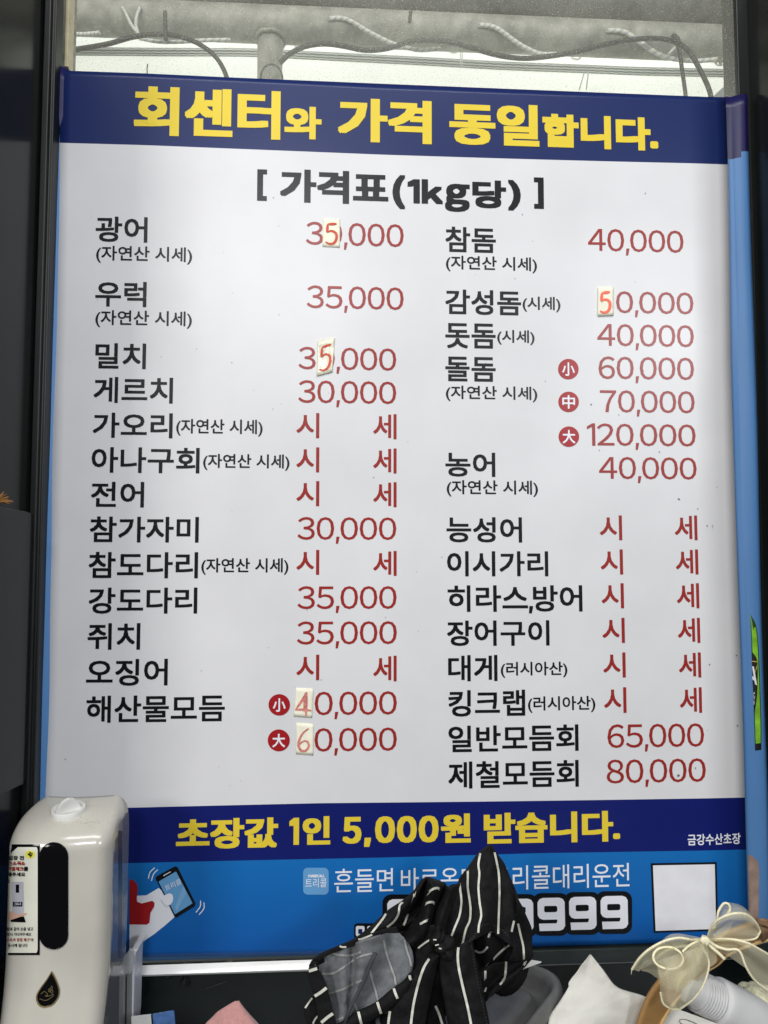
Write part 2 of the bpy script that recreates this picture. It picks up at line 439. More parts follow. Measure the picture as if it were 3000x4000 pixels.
for px, py in ((1165, 166), (1771, 190), (2250, 217), (2812, 240)):
    c = onT(px, py, .004); path = [c + Vector((.0095*math.cos(a*math.pi/10), 0, .0075*math.sin(a*math.pi/10))) for a in range(21)]
    tube('eyelet', path, .0020, M_ey, tarp, 6)
at_base(tarp)

# pipes
M_pipe = mat('galvanised_pipe', (.30, .295, .255), rough=.62, metal=.15, var=.35, scale=45, bump=.3, bscale=260, dist=.001)
YP = .26
def pipe(name, p0, p1, r, label, cat='pipe', m=None, taper=1.0):
    n = 30; path = [p0.lerp(p1, i/n) for i in range(n+1)]
    rad = [r*(1+(taper-1)*i/n)*(1+.006*noise.noise((i*.7, r*99, 0))) for i in range(n+1)]
    return tag(tube(name, path, rad, m or M_pipe, None, 28), label, cat)
bot = [P(270, 128, YP), P(2850, 232, YP)]; rp = .0262
za = bot[0].z + rp; 
pipe('horizontal_pipe', Vector((-.75, YP, bot[0].z + rp)), Vector((.75, YP, bot[1].z+rp)), rp, 'large grey pipe running across the window just above the tarpaulin seam')
pipe('upper_beam', Vector((-.8, YP-.01, bot[0].z + rp*2+.040)), Vector((.8, YP-.01, bot[1].z + rp*2+.030)), .036, 'darker round beam along the very top of the window', m=mat('dark_beam', (.13, .13, .115), rough=.8, var=.35, scale=60, bump=.3))
pt = P(1058, 148, YP+.0); pb = P(1052, 340, YP+.02); pb2 = pt + (pb-pt)*4
vp = pipe('vertical_pipe', pt+Vector((0, 0, .006)), pb2, .0208, 'short grey upright pipe welded under the long pipe, left of the middle', taper=.66)
tube('weld_bead', [pt + Vector((.0225*math.cos(a*math.pi/9), .0225*math.sin(a*math.pi/9), -.003+.001*math.sin(a*2.3))) for a in range(19)], .0028, M_pipe, vp, 6)

# cables
M_cab = mat('black_cable', (.018, .018, .017), rough=.6, var=.5, scale=150, bump=.3)
def cable(pts, r, label, Y=.215):
    return tag(tube('cable', [P(p.x, p.y, Y) for p in cr(pts, 70)], r, M_cab, None, 10), label, 'cable')
c1 = cable([(225,200),(300,192),(420,172),(520,145),(620,134),(700,143),(770,168),(830,210),(868,260),(893,330),(900,420)], .0034, 'black cable looping over the left part of the window, under the cable tie')
c2 = cable([(1095,245),(1130,212),(1190,182),(1270,171),(1350,182),(1430,197),(1520,188),(1600,163),(1670,157),(1760,166),(1850,190),(1950,217),(2040,228),(2130,222),(2250,203),(2350,178),(2450,158),(2560,150),(2640,165),(2690,200),(2730,265),(2770,350),(2790,440)], .0036, 'long wavy black cable sagging below the pipe across the window')
c3 = cable([(2644,165),(2652,190),(2664,270),(2678,370),(2684,440)], .0030, 'straight short black cable hanging near the right end of the window', .21)
c4 = cable([(1019,330),(1020,290),(1034,262),(1060,252),(1085,262),(1101,290),(1104,330)], .0014, 'thin black wire loop on the short upright pipe', .21)
def tie(pts, r, label): return tag(tube('cable_tie', [P(p.x, p.y, .205) for p in cr(pts, 14)], r, M_cab, None, 6), label, 'cable tie')
tie([(645,45),(646,100),(648,158)], .0030, 'thick black cable tie hanging from the pipe at upper left')
tie([(1608,8),(1604,45),(1600,88)], .0026, 'black cable tie on the dark beam at top centre')
tie([(2625,135),(2645,150),(2655,172)], .0036, 'black cable tie knot where the cables meet at right')
tag(tube('plastic_clip', [P(2636,186,.2), P(2612,212,.2)], .0022, mat('clip_white', (.6,.6,.52), rough=.5), None, 4), 'small pale plastic clip end beside the right cable tie', 'clip')
# ropes: twisted pair of strands
M_rope = mat('white_rope', (.72, .70, .58), rough=.85, var=.12, scale=200); M_ropeb = mat('rope_blue_thread', (.40, .46, .54), rough=.8)
def rope(pts, r, label, Y0=.232, Y1=None, n=90):
    q = cr(pts, n); base = [P(p.x, p.y, Y0 + ((Y1 or Y0)-Y0)*i/(n-1)) for i, p in enumerate(q)]
    root = thing('rope', label, 'rope')
    for s in range(3):
        path = []
        for i, p in enumerate(base):
            a = i*.55*90/n*(len(pts)/5+.6) + s*2.094
            t = (base[min(i+1, n-1)] - base[max(i-1, 0)]).normalized(); u = t.cross(Vector((0, 1, 0))).normalized(); w = Vector((0, 1, 0))
            path.append(p + u*(r*.55*math.cos(a)) + w*(r*.55*math.sin(a)))
        tube('strand', path, r*.6, M_ropeb if s == 2 else M_rope, root, 6)
    at_base(root)
rope([(478,28),(495,60),(515,100),(540,132)], .0024, 'thin frayed white rope strand crossing the pipe left of the cable tie')
rope([(548,30),(536,60),(531,95),(540,130)], .0024, 'second frayed rope strand meeting the first on the pipe at left')
rope([(1285,72),(1340,72),(1380,88),(1430,118),(1490,150),(1540,172),(1580,184),(1640,196),(1720,190)], .0030, 'white twisted rope wound over the pipe in the middle of the window')
rope([(1870,97),(1920,103),(1960,122),(2010,160),(2060,190),(2110,210),(2170,212)], .0032, 'white twisted rope wound over the pipe right of the middle')
rope([(2370,118),(2440,125),(2480,150),(2520,178),(2570,210),(2640,232),(2720,238),(2800,232)], .0032, 'white twisted rope wound over the pipe near its right end')
rope([(250,128),(320,134),(390,128)], .0026, 'white rope under the pipe at the far left of the window')
rope([(545,150),(620,163),(700,164),(790,158),(900,155)], .0026, 'white rope lying along the underside of the pipe near the cable tie')
q = [P(2790+ (i*3.3), 232+14*math.sin(i*1.1)+i*1.1, .20+.006*math.cos(i*.9)) for i in range(18)]
tag(tube('frayed_string', [Vector(p) for p in cr(q, 80)], .0011, mat('string', (.45,.42,.32), rough=.9), None, 5), 'tangled frayed string at the lower right corner of the window', 'string')
tag(tube('dry_twig', [P(575,290,.01), P(574,268,.01), P(577,250,.01)], .0006, mat('twig', (.10,.08,.05), rough=.9), None, 5), 'tiny dark twig standing above the navy poster edge at left', 'twig')
V = [P(2790,372,.3), P(2885,372,.3), P(2885,285,.3)]
o = tag(link('tarp_fold', V, [(0,1,2)], mat('tarp_fold_grey', (.40,.42,.42), rough=.5)), 'grey folded tarpaulin corner at the lower right of the window', 'tarpaulin'); solid(o, .004)

# ------------------------------------------------------------------ rear banner (light blue, navy top, curled right edge)
M_lb = mat('banner_light_blue', (.085, .235, .52), rough=.5, var=.05, scale=7)
M_lb2 = M_lb
M_nv = mat('banner_navy', (.012, .010, .085), rough=.35, var=.1, scale=20, spec=.4)
left = [(232,272),(225,555),(216,1100),(203,1650),(191,2200),(176,2700),(160,3120),(150,3380),(142,3752)]
right = [(2837,381),(2844,642),(2855,1400),(2872,1900),(2888,2400),(2905,2900),(2911,3116),(2917,3320),(2930,3690)]
lz = [(P(*p).z, P(*p).x) for p in left]; rz = [(P(*p).z, P(*p).x) for p in right]
def ip(tab, z):
    tab = sorted(tab)
    if z <= tab[0][0]: return tab[0][1]
    for (a, b_), (c, d) in zip(tab, tab[1:]):
        if z <= c: return b_ + (d-b_)*(z-a)/(c-a)
    return tab[-1][1]
rear = thing('rear_banner', 'light blue banner with a navy top, showing behind the white price poster', 'banner')
zt_b = P(2870, 366).z; zn_b = P(2900, 612).z
Lx = X(205, 1900, 0) - .0; n = 60
rows = []; fm = []
zs = sorted(set([zb + .002 + (zt_b - zb - .002)*i/70 for i in range(71)] + [zn_b]))
crx = X(2893, 1400, 0)
def rowpts(z):
    k = .5 + .5*math.sin(z*23) * math.sin(z*9+1)
    lx = ip(lz, z) - .0044 - .0014*k + (.004 if z > zn_b + .02 else 0)
    rx = X(2972, 2200) + .0004*math.sin(z*12)
    out = [Vector((lx, -.0035 + .0012*k, z)), Vector((lx+.003, -.0012, z)), Vector((lx+.012, .0066, z)), Vector((0, .0080, z)), Vector((X(2800,1400), .0085, z)), Vector((crx, .0068, z))]
    for t in (.06, .25, .5, .75, 1.0):
        x = crx + (rx-crx)*t
        out.append(Vector((x, .0064 - .0060*math.sin(t*2.0) + .0005*math.sin(z*14+t*3), z)))
    return out
rows = [rowpts(z) for z in zs]; v, f = grid_vf(rows); m_ = len(rows[0])
for i in range(len(rows)-1):
    for j in range(m_-1):
        zz = (zs[i]+zs[i+1])/2; lim = zn_b + (.008*max(0, (j-5))/5 if j > 5 else 0)
        fm.append(1 if zz > lim else 0)
o = link('printed_sheet', v, f, M_lb, rear, smooth=True, mats=[M_lb, M_nv], fm=fm); solid(o, .0006, 1)
rs = Surf([o])
# bottle printed on the banner (flat print): neck, body, label, foot
M_gr = mat('print_green', (.22, .52, .03), rough=.35, var=.35, scale=60)
M_grd = mat('print_dark_green', (.015, .06, .01), rough=.35)
KB = crop(300/510, 2700, 2300)
bl = KB([(392,170),(412,200),(430,245),(441,290),(443,330),(449,420),(455,560),(461,700),(464,850),(467,960),(466,1040),(460,1068),(445,1076),(424,1075),(420,940),(414,760),(406,560),(400,380),(395,240)])
def gridpoly(name, left, right, surf, m, parent, off, n=40, mcol=6, mats=None, fmf=None):
    a = cr(left, n); b_ = cr(right, n); V = []; F = []
    for i in range(n):
        for j in range(mcol+1):
            p = a[i].lerp(b_[i], j/mcol); V.append(surf.at(p.x, p.y, off))
    F = [(i*(mcol+1)+j, i*(mcol+1)+j+1, (i+1)*(mcol+1)+j+1, (i+1)*(mcol+1)+j) for i in range(n-1) for j in range(mcol)]
    fm = [fmf(i/(n-2), j/(mcol-1)) for i in range(n-1) for j in range(mcol)] if fmf else None
    return link(name, V, F, m, parent, smooth=True, mats=mats, fm=fm)
gridpoly('printed_bottle', KB([(392,170),(395,240),(400,380),(406,560),(414,760),(420,940),(424,1075)]), KB([(394,170),(428,235),(443,330),(452,480),(460,700),(466,900),(466,1070)]),
         rs, M_gr, rear, .0008, 60, 8, [M_gr, M_grd, M_frame], lambda u, w: 2 if u > .955 else (1 if (w > .93 or w < .05 or (u < .09 and w > .4) or (u < .12 and .35 < w < .5)) else 0))
gridpoly('printed_label', KB([(401,415),(405,560),(412,700),(417,838)]), KB([(403,414),(436,470),(438,700),(419,840)]), rs, M_frame, rear, .0012, 24, 5)
link('label_lettering', [rs.at(*p, .0016) for p in KB([(404,515),(416,515),(438,640),(425,636),(420,610),(411,605),(406,600),(405,580),(415,585)])], [tuple(range(9))], M_lwht, rear)
link('label_stripe', [rs.at(*p, .0016) for p in KB([(402,478),(437,482),(437,488),(402,484)])], [(0,1,2,3)], mat('print_gold', (.6,.45,.12), rough=.4), rear)
link('label_stripe', [rs.at(*p, .0016) for p in KB([(438,520),(425,560),(425,548),(436,505)])], [(0,1,2,3)], MATS['print_gold'], rear)
for k, ch in enumerate('YLAM GA'):
    if ch != ' ':
        x_, y_ = KB([(418, 690 + k*12)])[0]; stick_text('label_lettering', ch, x_-4, y_-3, x_+4, y_+3, rs, M_lwht, rear, .0016, 90)
gridpoly('printed_hand', KB([(374,1766),(378,1900),(380,2100),(384,2200)]), KB([(395,1770),(443,1812),(450,2000),(446,2200)]), rs, mat('print_skin', (.34,.24,.20), rough=.4, var=.25, scale=90), rear, .0008, 16, 6)
at_base(rear)

# ------------------------------------------------------------------ front poster
poster = thing('price_poster', 'big white price list poster with navy bands and Korean lettering', 'poster')
top = [(232,272),(600,290),(1200,318),(1500,333),(2000,352),(2400,366),(2837,381)]
b1 = [(225,555),(850,580),(1500,605),(2000,620),(2400,631),(2844,642)]
b2 = [(160,3166),(511,3157),(1250,3138),(1900,3130),(2911,3116)]
b3 = [(150,3384),(542,3373),(1500,3350),(2100,3332),(2917,3320)]
b4 = [(142,3750),(542,3741),(1293,3727),(2079,3697),(2522,3686),(2930,3676)]
bands = [[(P(*p).x, P(*p).z) for p in bb] for bb in (top, b1, b2, b3, b4)]
NU = 60; seg = (14, 60, 10, 16); V = []; F = []; fm = []; rowi = []
for s in range(4):
    for i in range(seg[s] + (1 if s == 3 else 0)): rowi.append((s, i/seg[s]))
for (s, t) in rowi:
    for j in range(NU+1):
        u = j/NU; x = -.41 + .84*u; 
        for _ in range(3):
            z = ip(bands[s], x)*(1-t) + ip(bands[s+1], x)*t; xl = ip(lz, z); xr = ip(rz, z); x = xl + (xr-xl)*u
        V.append((x, poster_y(x, z), z))
for i in range(len(rowi)-1):
    for j in range(NU): F.append((i*(NU+1)+j, (i+1)*(NU+1)+j, (i+1)*(NU+1)+j+1, i*(NU+1)+j+1)); fm.append(rowi[i][0])
sheet = link('printed_sheet', V, F, M_white, poster, smooth=True, mats=[M_navy, M_white, M_navy2, M_blue], fm=fm); solid(sheet, .0005, -1)

T = lambda n_, s, x0, y0, x1, y1, m, bold=0, **k: board_text(n_, s, x0, y0, x1, y1, m, poster, bold, **k)
def H(s, *a): T('headline_lettering', s, *a, M_yel, 9.2, square=True, aniso=.62)
H('회센터', 524, 345, 1096, 542); T('headline_lettering', '와', 1111, 418, 1256, 545, M_yel, 6, square=True)
H('가격', 1320, 386, 1686, 562); H('동일', 1755, 402, 2106, 573); T('headline_lettering', '합니다.', 2119, 452, 2570, 583, M_yel, 7, square=True)
TT = lambda s, *a: T('title_lettering', s, *a, M_blk, 6.0, square=True, aniso=.75)
TT('[', 1005, 662, 1043, 787); TT('가격표', 1094, 666, 1517, 797); TT('(', 1533, 683, 1583, 818); TT('1', 1592, 699, 1640, 796); TT('k', 1647, 700, 1731, 798); TT('g', 1738, 717, 1835, 829)
TT('당', 1845, 703, 1977, 815); TT(')', 1984, 702, 2034, 824); TT(']', 2086, 692, 2124, 817)
N = lambda s, *a: T('fish_name_lettering', s, *a, M_blk, 2.0, square=True)
Q = lambda s, *a: T('note_lettering', s, *a, M_blk, 1.1)
PR = lambda s, *a: T('price_lettering', s, *a, M_red, .6)
nat = '(자연산 시세)'
for s, x0, y0, x1, y1 in [('광어',373,847,577,946),('우럭',372,1100,573,1198),('밀치',372,1341,571,1441),('게르치',366,1474,676,1575),('가오리',363,1613,675,1711),
    ('아나구회',358,1748,780,1848),('전어',356,1882,564,1982),('참가자미',351,2018,777,2119),('참도다리',346,2156,774,2259),('강도다리',346,2295,771,2397),
    ('쥐치',341,2434,548,2538),('오징어',335,2574,655,2679),('해산물모듬',335,2716,878,2822),
    ('참돔',1740,887,1937,985),('감성돔',1740,1132,2036,1229),('돗돔',1740,1262,1937,1360),('돌돔',1740,1393,1937,1489),('농어',1740,1767,1935,1862),
    ('능성어',1744,2020,2039,2119),('이시가리',1746,2153,2141,2251),('히라스,방어',1748,2286,2274,2396),('장어구이',1746,2423,2145,2522),('대게',1750,2558,1942,2660),
    ('킹크랩',1751,2694,2050,2797),('일반모듬회',1751,2831,2258,2935),('제철모듬회',1751,2970,2259,3076)]: N(s, x0, y0, x1, y1)
for s, x0, y0, x1, y1 in [(nat,375,963,751,1030),(nat,372,1214,750,1281),(nat,689,1638,1026,1704),(nat,794,1774,1131,1838),(nat,787,2180,1127,2245),
    (nat,1742,1001,2098,1063),('(시세)',2042,1158,2190,1218),('(시세)',1943,1288,2089,1346),(nat,1742,1507,2100,1568),(nat,1745,1876,2102,1940),
    ('(러시아산)',1955,2584,2215,2646),('(러시아산)',2061,2718,2324,2782)]: Q(s, x0, y0, x1, y1)
for s, x0, y0, x1, y1 in [('30,000',1195,871,1577,976),('35,000',1198,1118,1577,1222),('30,000',1166,1357,1548,1460),('30,000',1165,1487,1548,1591),
    ('30,000',1162,2020,1548,2124),('35,000',1162,2289,1549,2394),('35,000',1160,2426,1550,2532),('0,000',1229,2700,1550,2808),('0,000',1228,2842,1550,2950),
    ('40,000',2297,897,2669,999),('0,000',2407,1140,2708,1240),('40,000',2334,1267,2710,1368),('60,000',2339,1394,2711,1497),('70,000',2345,1525,2714,1627),
    ('120,000',2294,1655,2718,1757),('40,000',2341,1785,2722,1887),('65,000',2371,2826,2749,2934),('80,000',2368,2963,2756,3072)]: PR(s, x0, y0, x1, y1)
for y0, y1 in ((1613,1711),(1747,1845),(1879,1977),(2148,2245),(2557,2657)):
    T('price_lettering', '시', 1158, y0, 1247, y1, M_red, 1.3, square=True); T('price_lettering', '세', 1458, y0+4, 1549, y1+4, M_red, 1.3, square=True)
for k, (y0, y1) in enumerate(((2013,2110),(2146,2244),(2278,2376),(2413,2511),(2548,2646),(2684,2784))):
    T('price_lettering', '시', 2343+3*k, y0, 2430+3*k, y1, M_red, 1.3, square=True); T('price_lettering', '세', 2636+3.6*k, y0, 2724+3.2*k, y1, M_red, 1.3, square=True)
for s, cx, cy, r in (('小',1091,2753,42),('大',1089,2892,43),('小',2221,1441,40),('中',2222,1569,40),('大',2223,1705,40)):
    o = board_shape('size_badge', [(cx+r*math.cos(a*math.pi/18), cy+r*math.sin(a*math.pi/18)) for a in range(36)], M_redc, poster, .0005)
    board_text('badge_lettering', s, cx-25, cy-26, cx+25, cy+27, M_lwht, o, 1.2, .0007)
F_ = lambda s, *a: T('footer_lettering', s, *a, M_yel, 6, square=True, aniso=.65)
F_('초장값', 687, 3195, 1086, 3318); F_('1', 1130, 3193, 1168, 3303); F_('인', 1182, 3187, 1290, 3302); F_('5', 1338, 3189, 1412, 3298); F_(',', 1422, 3270, 1449, 3310)
for k in range(3): F_('0', 1465+k*85, 3186-k*1.5, 1543+k*85, 3295-k*1.5)
F_('원', 1722, 3175, 1838, 3293); F_('받습니다.', 1889, 3168, 2421, 3293)
T('shop_lettering', '금강수산초장', 2685, 3256, 2894, 3300, M_lwht, .8)
T('slogan_lettering', '흔들면', 1306, 3392, 1536, 3484, M_lwht, 0.2); T('slogan_lettering', '바로온다', 1566, 3388, 1872, 3478, M_lwht, 0.2)
T('slogan_lettering', '트리콜대리운전', 1918, 3376, 2458, 3470, M_lwht, 0.2)
o = board_shape('app_icon', [(a, b_) for a, b_ in rrect2(1184, 3390, 1284, 3495, 18)], M_lblu, poster, .0005)
board_text('icon_lettering', 'THREECALL', 1201, 3416, 1268, 3427, M_lwht, o, .8, .0010, shear=.2)
board_text('icon_lettering', '트리콜', 1193, 3431, 1276, 3466, M_lwht, o, 0, .0010)
# big outlined phone number: squared nines
def nine(x, y, w, h, shear=-.0):
    """outer outline and slots for a squared nine in local 0..1 space -> list of quads strips (pixel coordinates)"""
    out = []
    def T_(a, b_): return (x + a*w + (.02*h)*(b_), y + b_*h - .02*a*w)
    O = [(.20,0),(.80,0),(.93,.04),(1,.14),(1,.86),(.93,.96),(.80,1),(.06,1),(.04,.76),(.70,.76),(.72,.70),(.72,.66),(.20,.66),(.07,.62),(0,.52),(0,.14),(.07,.04)]
    Hh = [(.28,.24),(.66,.24),(.72,.27),(.72,.40),(.66,.43),(.28,.43),(.24,.40),(.24,.27)]
    return [T_(*p) for p in O], [T_(*p) for p in Hh]
ph = bpy.data.objects.new('phone_number', None)
digits = [(2035,3512),(2110-8,3508),(2232-8,3504),(2349,3500)]
def outline_mesh(name, O, g, m, par, depth):
    cx = sum(p[0] for p in O)/len(O); cy = sum(p[1] for p in O)/len(O)
    return board_shape(name, O, m, par, depth)
number = None
for k, (x, y) in enumerate([(1512, 3512), (1975, 3510), (2098, 3506), (2221, 3502), (2344, 3499)]):
    bk = board_shape('digit_outline', rrect2(x-18, y-19, x+124, y+148, 34), M_blk, poster, .0005 + k*2e-5)
    O, Hh = nine(x, y, 106, 129)
    board_shape('digit', O, M_lwht, bk, .0009)
    board_shape('digit_slot', Hh, M_blk, bk, .0012)
    # notch under the bowl, outline colour
    board_shape('digit_slot', [(x+2, y+85), (x+72, y+84), (x+76, y+88), (x+74, y+98), (x+2, y+99)], M_blk, bk, .0012)
bk = board_shape('digit_outline', rrect2(1383, 3606, 1470, 3668, 14), M_blk, poster, .0005)
board_shape('digit', rrect2(1390, 3616, 1424, 3656, 7), M_lwht, bk, .0009); board_shape('digit_slot', rrect2(1399, 3627, 1415, 3646, 3), M_navy, bk, .0012)
board_shape('digit', rrect2(1434, 3616, 1468, 3656, 7), M_lwht, bk, .0009)
# code panel (left blank) with black border
bk = board_shape('code_panel', [(2541,3371),(2799,3367),(2806,3636),(2553,3643)], M_blk, poster, .0005)
board_shape('code_field', [(2549,3379),(2791,3375),(2797,3628),(2560,3635)], mat('code_white', (.80,.80,.84), rough=.4), bk, .0009)
# phone held by a plain white hand with red cuff
hand = board_shape('printed_arm', K3([(60,1290),(60,965),(60,700),(135,712),(215,708),(330,640),(395,700),(470,790),(475,910),(390,985),(290,1065),(145,1165),(148,1280)]), M_lwht, poster, .0005)
board_shape('printed_cuff', K3([(60,975),(60,560),(100,568),(130,610),(137,660),(128,720),(130,765),(170,782),(220,770),(270,757),(293,775),(290,810),(255,870),(245,960),(220,978)]), M_redc, hand, .0008)
phn = board_shape('printed_phone', K3([(300,545),(315,528),(480,438),(505,445),(672,780),(665,805),(500,908),(480,908)]), M_blk, poster, .0010)
board_shape('phone_screen', K3([(330,578),(492,484),(645,778),(482,880)]), M_lblu, phn, .0013)
board_shape('phone_gleam', K3([(560,620),(590,680),(500,850),(482,815)]), mat('print_blue_gleam', (.20,.42,.68), rough=.4), phn, .0015)
board_shape('phone_speaker', K3([(373,521),(440,484),(443,490),(376,528)]), M_lwht, phn, .0013)
ob = board_shape('printed_thumb', K3([(345,735),(380,705),(430,684),(458,695),(467,725),(462,760),(440,790),(400,805)]), M_lwht, phn, .0017)
V, F, (g0, g1, g2, g3) = glyphs('트리콜'); VV = []
for gx, gy in V:
    a = (gx-g0)/(g2-g0); c = (gy-g1)/(g3-g1)
    kx, ky = 385 + a*142 - (1-c)*-18*0 + (1-c)*18, 615 - a*68 + (1-c)*50
    p = P(*K3([(kx, ky)])[0]); VV.append((p.x, poster_y(p.x, p.z)-.0016, p.z))
link('screen_lettering', VV, F, M_lwht, phn)
for pts in ([(293,452),(250,495),(234,555)], [(320,470),(280,515),(263,575)], [(718,756),(715,810),(675,866)], [(750,775),(748,830),(705,886)]):
    v2, f2 = ribbon2(K3(pts), 3.6, 14); board_shape('shake_mark', v2, M_lwht, poster, .0006, f2)
# specks of dirt on the vinyl
rnd = random.Random(3); sp = []
for px, py, r in [(2651,1949,3),(2655,1951,2),(2725,1987,2.5),(2762,2054,3),(2783,2052,2),(2783,2060,2),(2880,2834,4),(2770,2595,3),(2715,2999,3),(2648,3028,5),(2418,1620,2),(2310,1579,3),(2576,1765,2.5),(2520,756,2),(2040,838,2),(252,2968,2.5),(940,3050,1.5),(2876,2560,3),(1255,2655,2),(1460,1865,2)] + [(rnd.uniform(300,2850), rnd.uniform(700,3080), rnd.uniform(.8,1.8)) for _ in range(60)]:
    o_ = [P(px + r*math.cos(a)*rnd.uniform(.7,1.3), py + r*math.sin(a)*rnd.uniform(.7,1.3)) for a in [k*math.pi/3 for k in range(6)]]
    sp.append(([Vector((p.x, poster_y(p.x, p.z)-.0008, p.z)) for p in o_], [(0,1,2,3,4,5)]))
v, f = merge(sp); tag(link('dirt_speck', v, f, mat('dirt', (.16,.15,.13), rough=.9), poster), kind='stuff')

# ------------------------------------------------------------------ handwritten price patches
M_pap = mat('cream_paper', (.88, .86, .70), rough=.75, var=.06, scale=120, bump=.2, bscale=500)
M_tape = mat('glossy_tape_paper', (.80, .78, .62), rough=.18, var=.10, scale=80, bump=.5, bscale=90, dist=.002)
M_pen = mat('red_marker', (.62, .09, .05), rough=.7, var=.2, scale=300)
M_pen2 = mat('faded_red_marker', (.62, .21, .18), rough=.7, var=.35, scale=300)
FIVE = [[(.80,.17),(.28,.20)], [(.28,.20),(.24,.48)], [(.24,.48),(.50,.42),(.76,.50),(.80,.68),(.66,.84),(.40,.88),(.16,.82)]]
SIX = [[(.72,.16),(.42,.30),(.20,.52),(.14,.72),(.30,.88),(.58,.86),(.74,.70),(.62,.56),(.38,.58),(.20,.70)]]
FOUR = [[(.62,.14),(.40,.42),(.10,.74)], [(.05,.76),(.50,.74),(.95,.76)], [(.62,.14),(.64,.55),(.66,.96)], [(.54,.16),(.56,.80)]]
def patch(quad, strokes, label, th, m, pen, w, curl=.0):
    root = thing('price_patch', label, 'patch', 'small handwritten patches over printed digits')
    q = [Vector(p) for p in quad]; n = 8; V = []
    def uv(u, v): return (q[0].lerp(q[1], u)).lerp(q[3].lerp(q[2], u), v)
    for i in range(n+1):
        for j in range(n+1):
            a = uv(j/n, i/n); p = P(a.x, a.y); c = curl*((i/n-.5)**2*3 + .25*math.sin(j*2.1+i))
            V.append((p.x, poster_y(p.x, p.z) - .00050 - th - c*.6, p.z))
    F = [(i*(n+1)+j, (i+1)*(n+1)+j, (i+1)*(n+1)+j+1, i*(n+1)+j+1) for i in range(n) for j in range(n)]
    o = link('paper', V, F, m, root, smooth=True); solid(o, max(th*.5, .00006), -1)
    sf = Surf([o]); parts = []
    for s in strokes:
        v2, f2 = ribbon2([tuple(uv(a, b_)) for a, b_ in s], w, 16, True); parts.append(([sf.at(a, b_, .0005 + .00004*len(parts)) for a, b_ in v2], f2))
    v, f = merge(parts); link('handwritten_digit', v, f, pen, root)
    at_base(root)
patch([(1262,852),(1329,856),(1327,968),(1260,964)], FIVE, 'cream paper patch with a red 5 in the topmost left price', .0001, M_pap, M_pen, 10.5)
patch([(1241,1332),(1308,1320),(1299,1453),(1237,1470)], FIVE, 'crooked shiny taped patch with a red 5, third price of the left column', .0002, M_tape, M_pen, 10, .002)
patch([(1156,2686),(1225,2689),(1219,2804),(1147,2799)], FOUR, 'paper patch with a sketchy red 4 beside the small-size badge, lower left', .0001, M_pap, M_pen2, 10)
patch([(1157,2822),(1226,2827),(1224,2951),(1156,2946)], SIX, 'paper patch with a faint red 6 beside the large-size badge, lower left', .0001, M_pap, M_pen2, 10)
patch([(2335,1123),(2395,1121),(2395,1233),(2334,1235)], FIVE, 'thick cream patch with an orange-red 5, the only patch in the right column', .0012, M_pap, mat('orange_marker', (.85,.10,.03), rough=.4), 12)

# ------------------------------------------------------------------ sanitiser dispenser
M_shell = mat('dispenser_white_plastic', (.53, .51, .455), rough=.22, var=.05, scale=25, bump=.06, bscale=500, dist=.0004, coat=.35)
M_dust = mat('dispenser_knob_white', (.70, .70, .68), rough=.45)
M_bw = mat('dispenser_black_window', (.004, .004, .005), rough=.07, spec=.2)
M_gold = mat('gold_foil', (.75, .58, .25), rough=.3, metal=.9)
YF = -.125; YB = -.062
disp = thing('soap_dispenser', 'white automatic hand sanitiser dispenser with a black oval window, lower left corner', 'dispenser')
xl = X(6, 3500, YF); xr = X(421, 3500, YF)
ztop = P(320, 3108, YB).z; zbt = -.622
zf = P(300, 3325, YF).z
cxd = (xl+xr)/2; hw = (xr-xl)/2; z34 = P(300, 3690, YF).z
Mz = []
NR = 70; NS = 44
def drow(z):
    t = (ztop - z)
    # depth of front surface: rises from back at the top to YF over the rounded shoulder
    e = min(1, t/(ztop-zf)); f_ = YB - (YB-YF)*(1-(1-e)**2.1)**.55 if e < 1 else YF
    k = max(0, (z34 - z)/.09); k = min(k, 1.3)
    f_ -= .020*k*k
    w = hw*(1 - .045*min(k, 1)**1.5) * (1 if e >= 1 else .90 + .10*math.sin(e*math.pi/2))
    if t < .012: w -= .011*(1 - math.sqrt(max(0, 1-(1-t/.012)**2)))
    return f_, w
zsr = [ztop - (ztop-zf)*(i/26)**1.6 for i in range(27)] + [zf + (zbt-zf)*i/50 for i in range(1, 51)]
rows = []
for z in zsr:
    f_, w = drow(z); rc = min(.016, abs(f_-YB)*.8+.0005); row = []
    row.append(Vector((cxd-w, YB, z))); row.append(Vector((cxd-w, (YB*.6+(f_+rc)*.4), z)))
    row.append(Vector((cxd-w, (YB*.2+(f_+rc)*.8), z)))
    for a in range(9):
        an = R(90*a/8); row.append(Vector((cxd-w+rc*(1-math.cos(an)), f_+rc*(1-math.sin(an)), z)))
    for a in range(1, 10): 
        u = a/10; row.append(Vector((cxd-w+rc+(2*w-2*rc)*u, f_ - .0035*math.sin(math.pi*u), z)))
    for a in range(9):
        an = R(90*a/8); row.append(Vector((cxd+w-rc*(1-math.sin(an)), f_+rc*(1-math.cos(an)), z)))
    row.append(Vector((cxd+w, (YB*.2+(f_+rc)*.8), z))); row.append(Vector((cxd+w, (YB*.6+(f_+rc)*.4), z))); row.append(Vector((cxd+w, YB, z)))
    rows.append(row)
v, f = grid_vf(rows); m_ = len(rows[0])
fs = []; fw = []
for k, q in enumerate(f):
    i, j = divmod(k, m_-1); z = rows[i][0].z
    side = j >= m_-4 or j < 3
    zlim = zf + (.012 if j in (m_-2, 0) else (.002 if j in (m_-3, 1) else -.006))
    (fw if side and z < zlim else fs).append(q)
shell = link('front_cover', v, fs, M_shell, disp, smooth=True); solid(shell, .0016, 1)
cap_v = rows[0]; 
